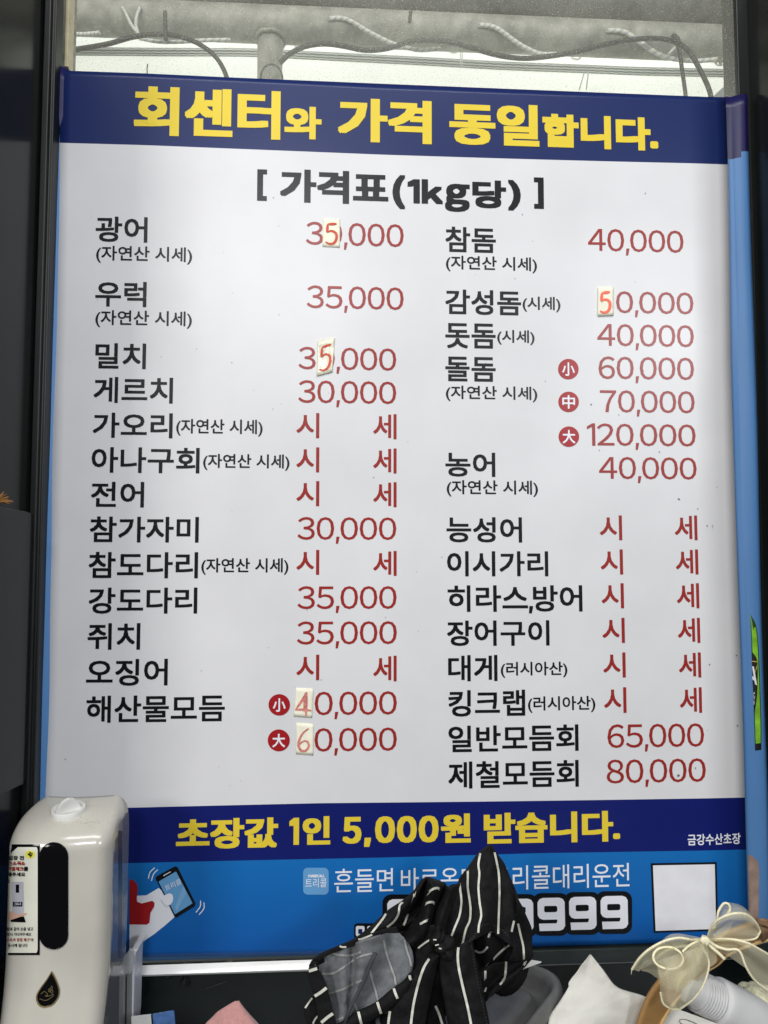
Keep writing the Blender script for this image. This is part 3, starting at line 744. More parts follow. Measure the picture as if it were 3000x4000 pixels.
M_side = bpy.data.materials.new('smoky_clear_plastic'); M_side.use_nodes = True
nt = M_side.node_tree; bs = nt.nodes['Principled BSDF']; bs.inputs['Base Color'].default_value = (.30, .31, .33, 1); bs.inputs['Roughness'].default_value = .15
nz_ = nt.nodes.new('ShaderNodeTexNoise'); nz_.inputs['Scale'].default_value = 60; mp = nt.nodes.new('ShaderNodeMapRange'); mp.inputs[3].default_value = .50; mp.inputs[4].default_value = .60
nt.links.new(nz_.outputs['Fac'], mp.inputs[0]); nt.links.new(mp.outputs[0], bs.inputs['Alpha'])
side = link('side_housing', v, fw, M_side, disp, smooth=True)
ds = Surf([shell, side])
# oval window
def stadium(cx, y0, y1, r, n=14):
    return [(cx + r*math.cos(R(180+180*k/n)), y0+r + r*math.sin(R(180+180*k/n))) for k in range(n+1)] + [(cx + r*math.cos(R(180*k/n)), y1-r + r*math.sin(R(180*k/n))) for k in range(n+1)]
def fill_grid(name, y0, y1, xf, surf, m, parent, off, ny=40, nx=8):
    V = []
    for i in range(ny+1):
        y = y0+(y1-y0)*i/ny; a, b_ = xf(y)
        for j in range(nx+1): V.append(surf.at(a+(b_-a)*j/nx, y, off))
    F = [(i*(nx+1)+j, (i+1)*(nx+1)+j, (i+1)*(nx+1)+j+1, i*(nx+1)+j+1) for i in range(ny) for j in range(nx)]
    return link(name, V, F, m, parent, smooth=True)
def stad(y, cx=210, r=54, y0=3292, y1=3707):
    c = 0
    if y < y0+r: c = y0+r-y
    if y > y1-r: c = y-(y1-r)
    w = math.sqrt(max(r*r-c*c, .5)); return cx-w, cx+w
def rim(name, pts, surf, m, par, r, off): return tube(name, [surf.at(a, b_, off) for a, b_ in pts + pts[:2]], r, m, par, 6)
fill_grid('window', 3292, 3707, stad, ds, M_bw, disp, .0012, 90, 10)
rim('window_rim', stadium(210, 3292, 3707, 54), ds, M_bw, disp, .0006, .0008)
# teardrop badge
def drop(k):
    tip = (202, 3793)
    L_ = [(202,3793),(185,3825),(160,3860),(144,3890),(141,3908),(148,3925),(165,3936),(177,3937)]; R_ = [(202,3793),(215,3825),(228,3860),(233,3885),(228,3905),(215,3922),(195,3934),(177,3937)]
    return L_, R_
Lp = cr([(p[0], p[1]) for p in KE([(598,866),(540,960),(460,1070),(418,1150),(420,1220),(460,1280),(515,1296)])], 30); Rp = cr(KE([(598,866),(640,940),(680,1040),(692,1110),(670,1190),(600,1270),(515,1296)]), 30)
def between(name, A, B, surf, m, par, off, nx=6):
    V = [surf.at(*(a.lerp(b_, j/nx)), off) for a, b_ in zip(A, B) for j in range(nx+1)]; ny = len(A)-1
    return link(name, V, [(i*(nx+1)+j, (i+1)*(nx+1)+j, (i+1)*(nx+1)+j+1, i*(nx+1)+j+1) for i in range(ny) for j in range(nx)], m, par, smooth=True)
badge = between('drop_badge', Lp, Rp, ds, M_gold, disp, .0010)
cc = Vector((187, 3880)); 
between('badge_face', [cc + (p-cc)*.885 for p in Lp], [cc + (p-cc)*.885 for p in Rp], ds, M_bw, badge, .0016)
for pts in ([(472,1135),(515,1105),(553,1145),(520,1155),(560,1160),(618,1138),(605,1165),(530,1208),(458,1190)], [(598,1040),(586,1068),(600,1085),(606,1065),(598,1040)], [(572,1070),(560,1095),(575,1112),(580,1092),(572,1070)], [(604,1080),(586,1105),(600,1125),(612,1110),(604,1080)]):
    v2, f2 = ribbon2(KE(pts), 1.9, 40); stick('badge_drawing', v2, f2, ds, M_gold, badge, .0021)
# knob on top
ktop = P(268, 3162, (YB+YF)/2+.012)
kc = ds.at(268, 3166, 0)
nn = Vector((0, -.12, .99)).normalized(); ex = Vector((1, 0, 0)); ey = nn.cross(ex).normalized()
def ringv(r, h, n=32): return [kc + ex*(r*math.cos(2*math.pi*k/n)) + ey*(r*math.sin(2*math.pi*k/n)) + nn*h for k in range(n)]
rg = [ringv(.0155, -.004), ringv(.0155, .0028), ringv(.0148, .0034), ringv(.0138, .0030), ringv(.0132, .0004), ringv(.0001, .0002)]
F = [(i*32+k, i*32+(k+1) % 32, (i+1)*32+(k+1) % 32, (i+1)*32+k) for i in range(5) for k in range(32)]
knob = link('filler_cap', [p for r_ in rg for p in r_], F, M_dust, disp, smooth=True)
prof = [(-.0115, .0), (-.010, .006), (-.006, .0105), (0, .0122), (.005, .0105), (.009, .006), (.0115, .0)]
dv = (ex*.75 + ey*.66).normalized(); sd = dv.cross(nn)
V = [kc + dv*a + nn*(h+.0002) + sd*s for s in (-.0022, .0022) for a, h in prof]; n = len(prof)
F = [tuple(range(n)), tuple(range(n, 2*n))[::-1]] + [(i, i+n, i+1+n, i+1) for i in range(n-1)]
bevel(link('cap_grip', V, F, M_dust, knob), .0006)
rq = random.Random(11); sp = []
for k in range(150):
    px, py = rq.gauss(330, 90), rq.gauss(3195, 38)
    if not (60 < px < 470 and 3120 < py < 3290): continue
    if k % 3 == 0: px, py = rq.gauss(355, 22), rq.gauss(3213, 7)
    rr = rq.uniform(.5, 1.9); sp.append(([ds.at(px + rr*math.cos(a)*rq.uniform(.6, 1.6), py + rr*.6*math.sin(a), .0003) for a in [q_*math.pi/3 for q_ in range(6)]], [(0,1,2,3,4,5)]))
v, f = merge(sp); tag(link('dirt_speck', v, f, mat('shell_dirt', (.30,.28,.23), rough=.9), disp), kind='stuff')
# slit and ridges on the smoky side
v2, f2 = ribbon2([(469,3245),(470,3400),(470,3600),(468,3740)], 15, 40); stick('side_slot', v2, f2, ds, mat('slot_dark', (.05,.055,.08), rough=.3), disp, .0005)
v2, f2 = ribbon2([(506,3150),(507,3300),(506,3500),(505,3690)], 3, 40); stick('back_edge', v2, f2, ds, M_dust, disp, .0005)
# instruction sticker wrapping the left corner
M_stk = mat('sticker_cream', (.72, .72, .62), rough=.3)
def stx(y): return (24 + (3 if y < 3310 else 0), 155)
stk = fill_grid('instruction_sticker', 3298, 3731, stx, ds, M_bw, disp, .0007, 40, 14)
def stx2(y):
    a = 24 if y > 3350 else 24 + (3350-y)*1.1
    b_ = 147; c = 0
    if y < 3318: b_ -= (3318-y)*.5
    if y > 3712: b_ -= (y-3712)*.5
    return a, b_
fill_grid('sticker_face', 3309, 3722, stx2, ds, M_stk, stk, .0012, 50, 14)
ST = lambda s, x0, y0, x1, y1, m, bo=.9, rot=0: stick_text('sticker_lettering', s, *KD([(x0, y0)])[0], *KD([(x1, y1)])[0], ds, m, stk, .0017, rot, bo)
between('sticker_spot', cr(KD([(345,805),(300,825),(290,860),(310,890),(345,900)]), 10), cr(KD([(345,805),(395,825),(403,855),(385,890),(345,900)]), 10), ds, mat('print_spot_yellow', (.75,.72,.08), rough=.4), stk, .0014)
ST('꼭', 318, 828, 374, 882, M_blk, .8, 28)
ST('입장 전', 100, 870, 275, 915, M_blk); ST('손소독&', 92, 935, 288, 978, M_red); ST('발열체크', 86, 997, 272, 1042, M_red); ST('를', 276, 997, 324, 1042, M_blk, 1.4); ST('해주세요', 88, 1062, 290, 1105, M_blk)
YK = 450*560/1659  # second crop starts 450 photograph px lower
KS = lambda s, x0, y0, x1, y1, m, bo=.35: stick_text('sticker_lettering', s, *KE([(x0, y0)])[0], *KE([(x1, y1)])[0], ds, m, stk, .0017, 0, bo)
KS('림과 같이 손을 넣고', 80, 362, 382, 402, M_blk); KS('잠시 기다려주세요', 80, 425, 360, 462, M_blk); KS('소독과 발열 체크"', 80, 488, 352, 527, M_red); KS('가', 354, 490, 386, 527, M_blk); KS('동시에 됩니다', 92, 552, 318, 592, M_blk)
pic = between('sticker_picture', cr(KD([(135,1168),(133,1300),(136,1460),(150,1610)]), 14), cr(KD([(270,1168),(274,1300),(278,1460),(272,1610)]), 14), ds, mat('picture_grey', (.45,.45,.50), rough=.4, var=.15), stk, .0015)
between('picture_window', cr(KD([(182,1200),(182,1295)]), 6), cr(KD([(220,1200),(220,1295)]), 6), ds, M_bw, pic, .0018)
between('picture_display', cr(KD([(148,1402),(150,1455)]), 4), cr(KD([(260,1402),(258,1455)]), 4), ds, M_bw, pic, .0018)
stick_text('picture_lettering', '364', *KD([(166,1410)])[0], *KD([(246,1440)])[0], ds, M_lwht, pic, .0022)
between('picture_base', cr(KE([(134,230),(122,300)]), 4), cr(KE([(278,240),(298,306)]), 4), ds, M_bw, pic, .0018)
between('picture_hand', cr(KE([(82,210),(130,175),(190,215),(250,205),(305,195)]), 14), cr(KE([(80,290),(150,270),(220,245),(262,232),(308,205)]), 14), ds, mat('picture_skin', (.62,.38,.28), rough=.5), pic, .0021)
stick_text('sticker_lettering', 'Airo', 5, 3312, 44, 3332, ds, M_lwht, stk, .0017, -42, .3)
at_base(disp)
# transparent stand plate beside/behind the dispenser
M_plate = bpy.data.materials.new('clear_plate'); M_plate.use_nodes = True
bs = M_plate.node_tree.nodes['Principled BSDF']; bs.inputs['Base Color'].default_value = (.6, .62, .64, 1); bs.inputs['Alpha'].default_value = .45; bs.inputs['Roughness'].default_value = .1
br = thing('dispenser_bracket', 'clear and white plastic bracket edge to the right of the dispenser', 'bracket')
M_brk = mat('bracket_white', (.66, .67, .72), rough=.4)
Yb = -.045
path = [P(a, b_, Yb) for a, b_ in KE([(1520,625),(1490,680),(1482,800),(1475,1000),(1470,1200),(1462,1481)])] + [P(486, 4080, Yb)]
V = []
for p in path: V += [p + Vector((0, 0, 0)), p + Vector((.0068, 0, 0)), p + Vector((.0068, .03, 0)), p + Vector((0, .03, 0))]
F = [(i*4+k, i*4+(k+1) % 4, (i+1)*4+(k+1) % 4, (i+1)*4+k) for i in range(len(path)-1) for k in range(4)] + [(0,3,2,1)]
bevel(link('white_edge', V, F, M_brk, br), .0012)
V = [P(a, b_, Yb-.002) for a, b_ in KE([(1510,600),(1545,620),(1560,700),(1560,770),(1535,850),(1532,880),(1410,878),(1395,850),(1420,760),(1450,680)])]
o = link('clear_tab', V, [tuple(range(10))], M_plate, br); solid(o, .003)
V = [P(a, b_, Yb-.001) for a, b_ in ((470,3800),(492,3800),(488,4090),(466,4090))]
o = link('clear_plate', V, [(0,1,2,3)], M_plate, br); solid(o, .003)
V = [P(a, b_, Yb-.001) for a, b_ in ((499,3792),(516,3792),(513,4090),(496,4090))]
o = link('grey_plate', V, [(0,1,2,3)], mat('plate_grey', (.22,.23,.23), rough=.3), br); solid(o, .003)
at_base(br)

# acrylic sign leaning on the left jamb
M_sign = mat('smoked_acrylic', (.014, .017, .016), rough=.13, spec=.15)
M_line = mat('faint_gold_line', (.34, .32, .18), rough=.6)
sg = thing('smoked_sign', 'smoked dark acrylic sign with faint basket drawing, on the glossy left side panel', 'sign')
Xs = xa + .0028
V = [PX(a, b_, Xs) for a, b_ in [(-160,1972),(0,1984),(60,1993),(115,2005),(130,2016),(137,2040),(135,2200),(118,2700),(100,3040),(80,3062),(0,3100),(-160,3150)]]
o = link('plate', V, [tuple(range(12))], M_sign, sg); solid(o, .0025, -1)
KL = crop(300/510, 0, 1900)
def onX(a, b_, off=.0006): return PX(a, b_, Xs + .0012)
parts = []
for pts in ([(0,1670),(20,1640),(42,1607),(88,1638),(88,1690),(60,1725),(0,1768)], [(0,1700),(50,1675),(88,1645)], [(0,1712),(50,1688),(88,1655)], [(0,1738),(50,1715),(88,1685)], [(5,1735),(20,1718),(30,1732),(45,1705),(58,1716),(70,1688),(84,1700)], [(5,1705),(14,1690),(24,1698),(34,1680),(46,1688),(56,1668),(66,1676),(80,1655)]):
    v2, f2 = ribbon2(KL(pts), 2.4, 30); parts.append(([onX(a, b_) for a, b_ in v2], f2))
v, f = merge(parts); link('basket_drawing', v, f, M_line, sg)
for k in range(4):
    c_ = (4+16*k, 1820-8*k); v2, f2 = ribbon2(KL([(c_[0]+5*math.cos(a), c_[1]+7*math.sin(a)) for a in [i*.7 for i in range(10)]]), 1.4, 24); link('drawn_mark', [onX(a, b_) for a, b_ in v2], f2, M_line, sg)
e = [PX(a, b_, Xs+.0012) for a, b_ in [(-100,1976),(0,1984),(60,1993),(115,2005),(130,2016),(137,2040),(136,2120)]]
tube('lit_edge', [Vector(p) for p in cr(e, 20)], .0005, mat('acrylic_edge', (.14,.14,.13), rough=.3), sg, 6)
at_base(sg)
st2 = []
for k in range(26):
    a0 = PX(-18, 1962, xa + .004); ang = R(-12 + k*3.4 + random.uniform(-2,2)); ln = random.uniform(.010,.019)
    p1 = a0 + Vector((math.cos(ang)*ln, random.uniform(-.004,.004), math.sin(ang)*ln*.6 - .000))
    st2.append(tube_vf([a0, a0.lerp(p1, .5) + Vector((0, 0, .0008)), p1], [.0004, .0005, .0002], 5))
v, f = merge(st2); tag(link('straw_tuft', v, f, mat('straw', (.42,.20,.05), rough=.8)), 'small tuft of orange dry straw above the smoked sign at the left edge', 'straw')

# ------------------------------------------------------------------ cloth helpers
M_cloth = mat('black_apron_cloth', (.0075, .0075, .0085), rough=.8, var=.3, scale=300, bump=.35, bscale=900, dist=.0006, spec=.2)
M_pin = mat('white_pinstripe', (.66, .66, .58), rough=.85, var=.08, scale=200)
M_rev = mat('grey_reverse_cloth', (.145, .155, .165), rough=.9, var=.12, scale=300, bump=.25, bscale=700, dist=.0006)
M_revs = mat('grey_reverse_stripe', (.30, .31, .30), rough=.9, var=.05)
def panel(name, lines, Yf, m, parent, n=40, mc=8, th=.0012, wr=.0012, seed=0):
    """cloth sheet lofted through polylines; Yf(u, v) gives the distance from the poster plane"""
    ls = [cr(l, n) for l in lines]; k = len(ls); M_ = mc*(k-1); rows = []
    for i in range(n):
        row = []
        ctrl = [ls[j][i] for j in range(k)]
        for j in range(M_+1):
            u = j/M_; s = u*(k-1); a = min(int(s), k-2); t = s-a
            p = ctrl[a].lerp(ctrl[a+1], t)
            y = Yf(u, i/(n-1)) + wr*noise.noise((p.x/60+seed, p.y/60, seed)) + wr*.5*noise.noise((p.x/22+seed, p.y/30, seed+5))
            row.append(P(p.x, p.y, y))
        rows.append(row)
    v, f = grid_vf(rows); o = link(name, v, f, m, parent, smooth=True)
    if th: solid(o, th, 0)
    return o
def stripes(name, lst, o, m, parent, w=8, off=.0022):
    sf = Surf([o]); parts = []
    for pts in lst:
        ww = w
        v2, f2 = ribbon2(pts, ww, 80); hit = [sf.b.ray_cast(CO, ray(a, b_).normalized())[0] is not None for a, b_ in v2]
        parts.append(([sf.at(a, b_, off) for a, b_ in v2], [q for q in f2 if all(hit[i] for i in q)]))
    v, f = merge(parts); return link(name, v, f, m, parent)

# ------------------------------------------------------------------ grey tray behind the apron
M_tray = mat('grey_plastic_tray', (.12, .12, .115), rough=.45, var=.12, scale=60, bump=.2, bscale=500, dist=.0005)
tray = thing('grey_tray', 'grey oval-cornered plastic tray leaning behind the striped apron', 'tray')
# local frame of the tray
C0 = P(*K5([(1090, 1960)])[0], -.075)
axl = (P(*K5([(1280-300, 2074+380)])[0], -.16) - P(*K5([(1575, 1700)])[0], -.075)).normalized()
axs0 = (P(*K5([(1180, 1400)])[0], -.030) - P(*K5([(1560, 1640)])[0], -.075)).normalized()
nrm = axl.cross(axs0).normalized()
if nrm.y > 0: nrm = -nrm
axs = nrm.cross(axl).normalized()
if axs.dot(axs0) < 0: axs = -axs
cor = P(*K5([(1640, 1600)])[0], -.065)
def trr(inset, r, h, Lw=.22, Sw=.13):
    pts = rrect2(inset, inset, Lw-inset, Sw-inset, r, 8)
    return [cor + axl*a + axs*b_ + nrm*h for a, b_ in pts]
rings = [trr(.008, .034, -.030), trr(.001, .034, -.010), trr(0, .034, -.003), trr(.0015, .033, .003), trr(.005, .031, .0055), trr(.009, .029, .004), trr(.0115, .027, -.004), trr(.013, .026, -.015), trr(.018, .024, -.019), trr(.024, .022, -.018), trr(.027, .020, -.009), trr(.030, .018, -.0065), trr(.045, .010, -.008), trr(.058, .005, -.008)]
m_ = len(rings[0]); V = [p for r_ in rings for p in r_]
F = [(i*m_+k, i*m_+(k+1) % m_, (i+1)*m_+(k+1) % m_, (i+1)*m_+k) for i in range(len(rings)-1) for k in range(m_)] + [tuple((len(rings)-1)*m_+k for k in range(m_))]
o = link('tray_body', V, F, M_tray, tray, smooth=True)
rd = [cor + axl*(.03+.16*i/12) + axs*.072 + nrm*(-.0075) for i in range(13)]
tube('divider_ridge', rd, [.0035]*13, M_tray, tray, 12)
at_base(tray)
V = [P(a, b_, y) for (a, b_), y in zip(K5([(1080,1490),(1175,1382),(1282,1400),(1278,1412),(1100,1478)]), (-.10,-.09,-.085,-.086,-.099))]
o = tag(link('paper_slip', V, [(0,1,2,3,4)], mat('slip_white', (.66,.66,.64), rough=.8)), 'small white paper slip sticking out between the apron and the tray', 'paper'); solid(o, .0006)

# ------------------------------------------------------------------ striped apron
apron = thing('striped_apron', 'bunched black apron with white pinstripes and grey reverse, tied in a knot', 'apron')
# dark inner mass
core_path = [P(1500, 4150, -.10), P(1560, 3960, -.10), P(1640, 3800, -.10), P(1720, 3700, -.10), P(1830, 3700, -.095), P(1930, 3740, -.09), P(1990, 3800, -.085)]
cp = cr(core_path, 40)
tube('inner_folds', cp, [.050-.028*i/39 + .003*math.sin(i*1.3) for i in range(40)], M_cloth, apron, 20)
# A: tall pointed fold
s1 = K5([(625,230),(605,350),(615,450),(605,600),(618,760),(635,900),(612,1000),(603,1088)])
s2 = K5([(780,220),(808,350),(825,450),(832,600),(832,700),(825,900),(818,1100)])
s3 = K5([(490,400),(490,500),(490,600),(512,750),(520,850),(510,960),(470,1050),(430,1220)])
s4 = K5([(400,520),(405,600),(420,720),(415,820),(395,920),(350,1030),(300,1165)])
s5 = K5([(1018,660),(1028,740),(1010,860),(985,980),(965,1080),(970,1160),(992,1250)])
edgeL = K5([(735,132),(605,230),(490,390),(400,505),(385,560),(300,580),(255,700),(250,900),(240,1100),(245,1310)])
A = panel('pointed_fold', [edgeL, K5([(735,132),(640,240),(500,400),(440,600),(430,800),(380,1000),(330,1180),(310,1290)]), K5([(736,132),(690,300),(620,500),(610,700),(625,900),(590,1060),(540,1120),(500,1200)]), K5([(737,132),(760,300),(800,500),(820,700),(800,900),(780,1000),(760,1050),(735,1060)]), K5([(738,132),(800,230),(880,340),(940,480),(1000,620),(1035,740),(1010,900),(985,1050),(960,1150),(985,1255)])],
          lambda u, v: -.135 - .030*math.sin(math.pi*min(max(u, 0), 1))*(.35+.65*v) + .030*(1-v) - .006*math.sin(u*13+1)*v, M_cloth, apron, 46, 7, wr=.004, seed=1)
stripes('pinstripe', [s1, s2, s3, s4, s5], A, M_pin, apron, 8)
# right wing of A
A2 = panel('side_fold', [K5([(1000,640),(1020,800),(960,1060),(985,1255),(940,1390)]), K5([(1035,740),(1100,860),(1100,1000),(1060,1200),(1020,1395)]), K5([(1040,750),(1130,930),(1178,1050),(1180,1250),(1195,1330),(1100,1395)])],
           lambda u, v: -.132 + .020*u - .006*math.sin(v*9), M_cloth, apron, 30, 8, wr=.003, seed=2)
stripes('pinstripe', [K5([(1033,990),(1060,1110),(1090,1240),(1098,1390)])], A2, M_pin, apron, 8)
# C: opening with rolled fold below A
Cc = panel('inner_roll', [K5([(555,1140),(560,1300),(600,1420),(610,1510)]), K5([(640,1080),(660,1230),(680,1380),(660,1520)]), K5([(720,1050),(740,1160),(770,1300),(760,1420)]), K5([(860,1100),(900,1170),(900,1270),(840,1390)]), K5([(960,1200),(1000,1250),(1000,1330),(930,1400)])],
           lambda u, v: -.118 - .026*math.sin(math.pi*min(u*1.3, 1))*math.sin(math.pi*(.25+.7*v)), M_cloth, apron, 26, 7, seed=3)
stripes('pinstripe', [K5([(607,1508),(690,1455),(760,1380),(850,1290),(950,1212)]), K5([(556,1275),(610,1302),(660,1290),(705,1240)]), K5([(770,1060),(735,1085),(712,1140)])], Cc, M_pin, apron, 8)
# D: lower right drape over the tray
D = panel('lower_drape', [K5([(600,1500),(640,1600),(665,1750),(680,1830)]), K5([(760,1420),(760,1520),(745,1650),(720,1790)]), K5([(940,1390),(930,1480),(890,1590),(800,1720)]), K5([(1195,1330),(1140,1410),(1050,1500),(850,1700)])],
          lambda u, v: -.135 + .022*u - .008*math.sin(v*6+u*5), M_cloth, apron, 26, 8, wr=.003, seed=4)
stripes('pinstripe', [K5([(680,1498),(680,1600),(682,1690),(665,1750)]), K5([(905,1400),(900,1500),(885,1580),(840,1650)]), K5([(1118,1385),(1100,1430),(1080,1475)])], D, M_pin, apron, 8.5)
# B: broad strap hanging in front
B = panel('broad_strap', [K5([(195,1330),(190,1500),(215,1700),(250,1900),(290,2140),(310,2250)]), K5([(385,1240),(375,1400),(410,1600),(450,1800),(500,2100),(520,2250)]), K5([(540,1140),(560,1300),(620,1550),(670,1800),(735,2140),(750,2250)])],
          lambda u, v: -.165 - .008*math.sin(math.pi*u) - .010*v, M_cloth, apron, 36, 9, wr=.003, seed=5)
stripes('pinstripe', [K5([(390,1235),(382,1330),(390,1450),(420,1600),(455,1750),(495,1920),(535,2130)])], B, M_pin, apron, 9.5)
# H: second strap from the knot to the lower left
Hp = panel('narrow_strap', [K4([(1490,1290),(1400,1370),(1240,1560),(1100,1780),(1030,1900),(980,2140)]), K4([(1560,1330),(1480,1420),(1380,1600),(1290,1820),(1250,2140)]), K4([(1600,1330),(1540,1450),(1500,1600),(1450,1850),(1400,2140)])],
           lambda u, v: -.160 - .008*math.sin(math.pi*u), M_cloth, apron, 36, 9, wr=.003, seed=6)
stripes('pinstripe', [K4([(1455,1370),(1400,1460),(1350,1600),(1310,1750),(1280,1900),(1255,2110)]), K4([(1060,1850),(1030,1950),(1010,2110)])], Hp, M_pin, apron, 9.5)
# strap between, deeper
Ip = panel('hidden_strap', [K4([(1430,2000),(1440,2150)]), K4([(1510,1860),(1540,2150)]), K4([(1600,1900),(1660,2150)])], lambda u, v: -.140, M_cloth, apron, 10, 6)
stripes('pinstripe', [K4([(1515,1860),(1560,1960),(1605,2100)])], Ip, M_pin, apron, 9)
panel('grey_gap_fold', [K4([(1550,1430),(1500,1700),(1450,1850),(1430,2050)]), K4([(1590,1420),(1580,1640),(1540,1850),(1500,1960)])], lambda u, v: -.122, M_rev, apron, 16, 6)
panel('grey_corner_fold', [K4([(880,2010),(875,2050),(900,2150)]), K4([(1010,1930),(1010,2000),(1000,2150)])], lambda u, v: -.135, M_rev, apron, 10, 6)
# E: left rabbit-ear fold
E_ = panel('left_fold', [K4([(1430,490),(1370,520),(1290,640),(1160,750),(1010,850),(850,1000),(640,1160),(480,1230),(300,1310),(200,1380),(160,1450)]),
                         K4([(1440,490),(1400,560),(1340,650),(1230,820),(1100,950),(930,1080),(760,1150),(600,1220),(440,1260),(330,1320),(265,1430)]),
                         K4([(1450,490),(1440,600),(1400,740),(1330,880),(1230,1020),(1180,1060),(1120,1060),(1060,1080),(1000,1085),(960,1090),(930,1095)]),],
           lambda u, v: -.128 - .022*math.sin(math.pi*min(1, u+.2)) - .004*math.sin(v*14), M_cloth, apron, 50, 12, wr=.003, seed=7)
stripes('pinstripe', [K4([(1370,525),(1315,610),(1275,760),(1215,920),(1180,1010)]), K4([(1215,720),(1140,790),(1125,880),(1080,960),(1000,1030)]), K4([(1010,845),(960,930),(890,1020),(830,1095)])], E_, M_pin, apron, 8)
E2 = panel('left_fold_right', [K4([(1432,490),(1400,620),(1370,760),(1340,900),(1250,1010),(1150,1120)]), K4([(1440,490),(1500,620),(1460,780),(1420,950),(1370,1100),(1240,1200)]), K4([(1450,490),(1560,530),(1640,570),(1610,700),(1540,820),(1480,1000),(1470,1150),(1330,1290)])],
            lambda u, v: -.135 - .024*math.sin(math.pi*u) - .004*math.sin(v*12), M_cloth, apron, 40, 10, wr=.003, seed=8)
stripes('pinstripe', [K4([(1370,698),(1420,680),(1480,625),(1545,605),(1592,640)]), K4([(1360,838),(1400,790),(1450,760),(1500,760),(1522,790)]), K4([(1355,995),(1410,965),(1462,942)]), K4([(1195,980),(1165,1040),(1145,1115)])], E2, M_pin, apron, 9)
E3 = panel('middle_fold', [K4([(1640,575),(1600,680),(1540,820),(1490,980),(1460,1080)]), K4([(1680,600),(1650,720),(1600,900),(1560,1050),(1530,1160)]), K4([(1790,560),(1740,700),(1680,850),(1640,1020),(1640,1200)])],
            lambda u, v: -.142 - .014*math.sin(math.pi*u), M_cloth, apron, 26, 8, wr=.003, seed=9)
E4 = panel('knot_fold', [K4([(1340,1040),(1350,1150),(1300,1260),(1310,1360),(1310,1500)]), K4([(1500,1000),(1490,1120),(1470,1250),(1400,1370),(1330,1520)]), K4([(1560,1050),(1620,1180),(1640,1290),(1560,1310),(1500,1330)])],
            lambda u, v: -.146 - .010*math.sin(math.pi*u), M_cloth, apron, 26, 8, wr=.004, seed=10)
stripes('pinstripe', [K4([(1345,1050),(1335,1120),(1300,1210),(1285,1330)]), K4([(1335,1255),(1400,1205),(1460,1165)])], E4, M_pin, apron, 7)
kn = [P(*K4([p])[0], -.172) for p in ((1500,1120),(1560,1180),(1600,1260),(1630,1320),(1690,1260),(1640,1180),(1570,1130))]
tube('knot', [Vector(p) for p in cr(kn, 30)], [.0055+.0015*math.sin(i*.9) for i in range(30)], M_cloth, apron, 10)
kk = Surf([E4])
for q_ in ([(1520,1225),(1560,1215)], [(1500,1162),(1535,1165)], [(1560,1255),(1590,1262)]): 
    v2, f2 = ribbon2(K4(q_), 5, 5); link('pinstripe', [P(a, b_, -.182) for a, b_ in v2], f2, M_pin, apron)
# F: grey reverse side
Fp = panel('grey_reverse', [K4([(300,1330),(262,1400),(262,1460),(310,1560),(370,1740),(400,1900),(450,2140)]),
                            K4([(480,1260),(470,1400),(500,1560),(540,1740),(560,1900),(560,2000),(530,2140)]),
                            K4([(700,1180),(740,1340),(760,1500),(740,1650),(700,1800),(660,1900),(600,2040)]),
                            K4([(980,1090),(1000,1250),(1000,1400),(980,1550),(940,1680),(900,1800),(850,1880)]),
                            K4([(1130,1090),(1220,1180),(1270,1280),(1285,1400),(1270,1500),(1230,1580),(1120,1680)])],
           lambda u, v: -.148 + .016*math.exp(-((u-.42+.16*v)/.05)**2) - .012*math.sin(math.pi*u) + .006*math.sin(u*9 + v*3), M_rev, apron, 44, 8, wr=.003, seed=11)
stripes('reverse_stripe', [K4([(400,1310),(500,1330),(620,1330),(720,1295)]), K4([(280,1530),(420,1525),(560,1440),(700,1350),(840,1310)]), K4([(372,1745),(520,1700),(640,1640),(735,1600)]), K4([(450,2030),(540,2000),(610,1960)]),
                            K4([(965,1170),(990,1300),(1040,1450),(1080,1560),(1095,1650)]), K4([(1190,1160),(1215,1280),(1245,1370),(1262,1450)]), K4([(810,1480),(840,1600),(880,1730),(905,1830)]), K4([(650,1850),(680,1940)])], Fp, M_revs, apron, 8)
tube('crease_shade', [P(*K4([p])[0], -.166) for p in ((880,1310),(830,1400),(770,1560),(690,1730),(600,1900),(540,2080))], .0016, mat('crease_dark', (.05,.052,.06), rough=.9), apron, 8)  # dark tube laid along the crease as its shade
# G: black hem around the grey
G1 = panel('left_hem', [K4([(160,1450),(145,1520),(170,1640),(210,1760),(230,1850),(270,2140)]), K4([(262,1440),(270,1500),(330,1620),(370,1740),(420,1950),(460,2140)])], lambda u, v: -.160, M_cloth, apron, 30, 8, seed=12)
stripes('pinstripe', [K4([(148,1505),(245,1475)]), K4([(215,1775),(280,1735),(350,1680)]), K4([(290,2060),(360,2000),(425,1955)])], G1, M_pin, apron, 12)
G2 = panel('lower_hem', [K4([(450,2080),(560,2020),(680,1935),(880,1840),(1060,1690),(1180,1610),(1250,1520)]), K4([(520,2200),(680,2110),(800,2060),(950,1960),(1110,1850),(1230,1720),(1280,1580)])], lambda u, v: -.163 - .004*math.sin(u*3), M_cloth, apron, 30, 8, seed=13)
stripes('pinstripe', [K4([(690,1940),(705,2000),(725,2080)]), K4([(893,1830),(915,1900),(940,1970)]), K4([(1070,1680),(1090,1740),(1115,1800)]), K4([(1240,1530),(1248,1570),(1262,1600)])], G2, M_pin, apron, 10)
G3 = panel('outer_corner', [K4([(200,1770),(120,1860),(105,1930),(130,2050),(190,2150)]), K4([(230,1830),(235,1900),(260,1990),(290,2150)])], lambda u, v: -.150, M_cloth, apron, 20, 6, seed=14)
stripes('pinstripe', [K4([(110,1910),(150,1850),(205,1775)]), K4([(200,2070),(225,2020),(255,1985)])], G3, M_pin, apron, 7)
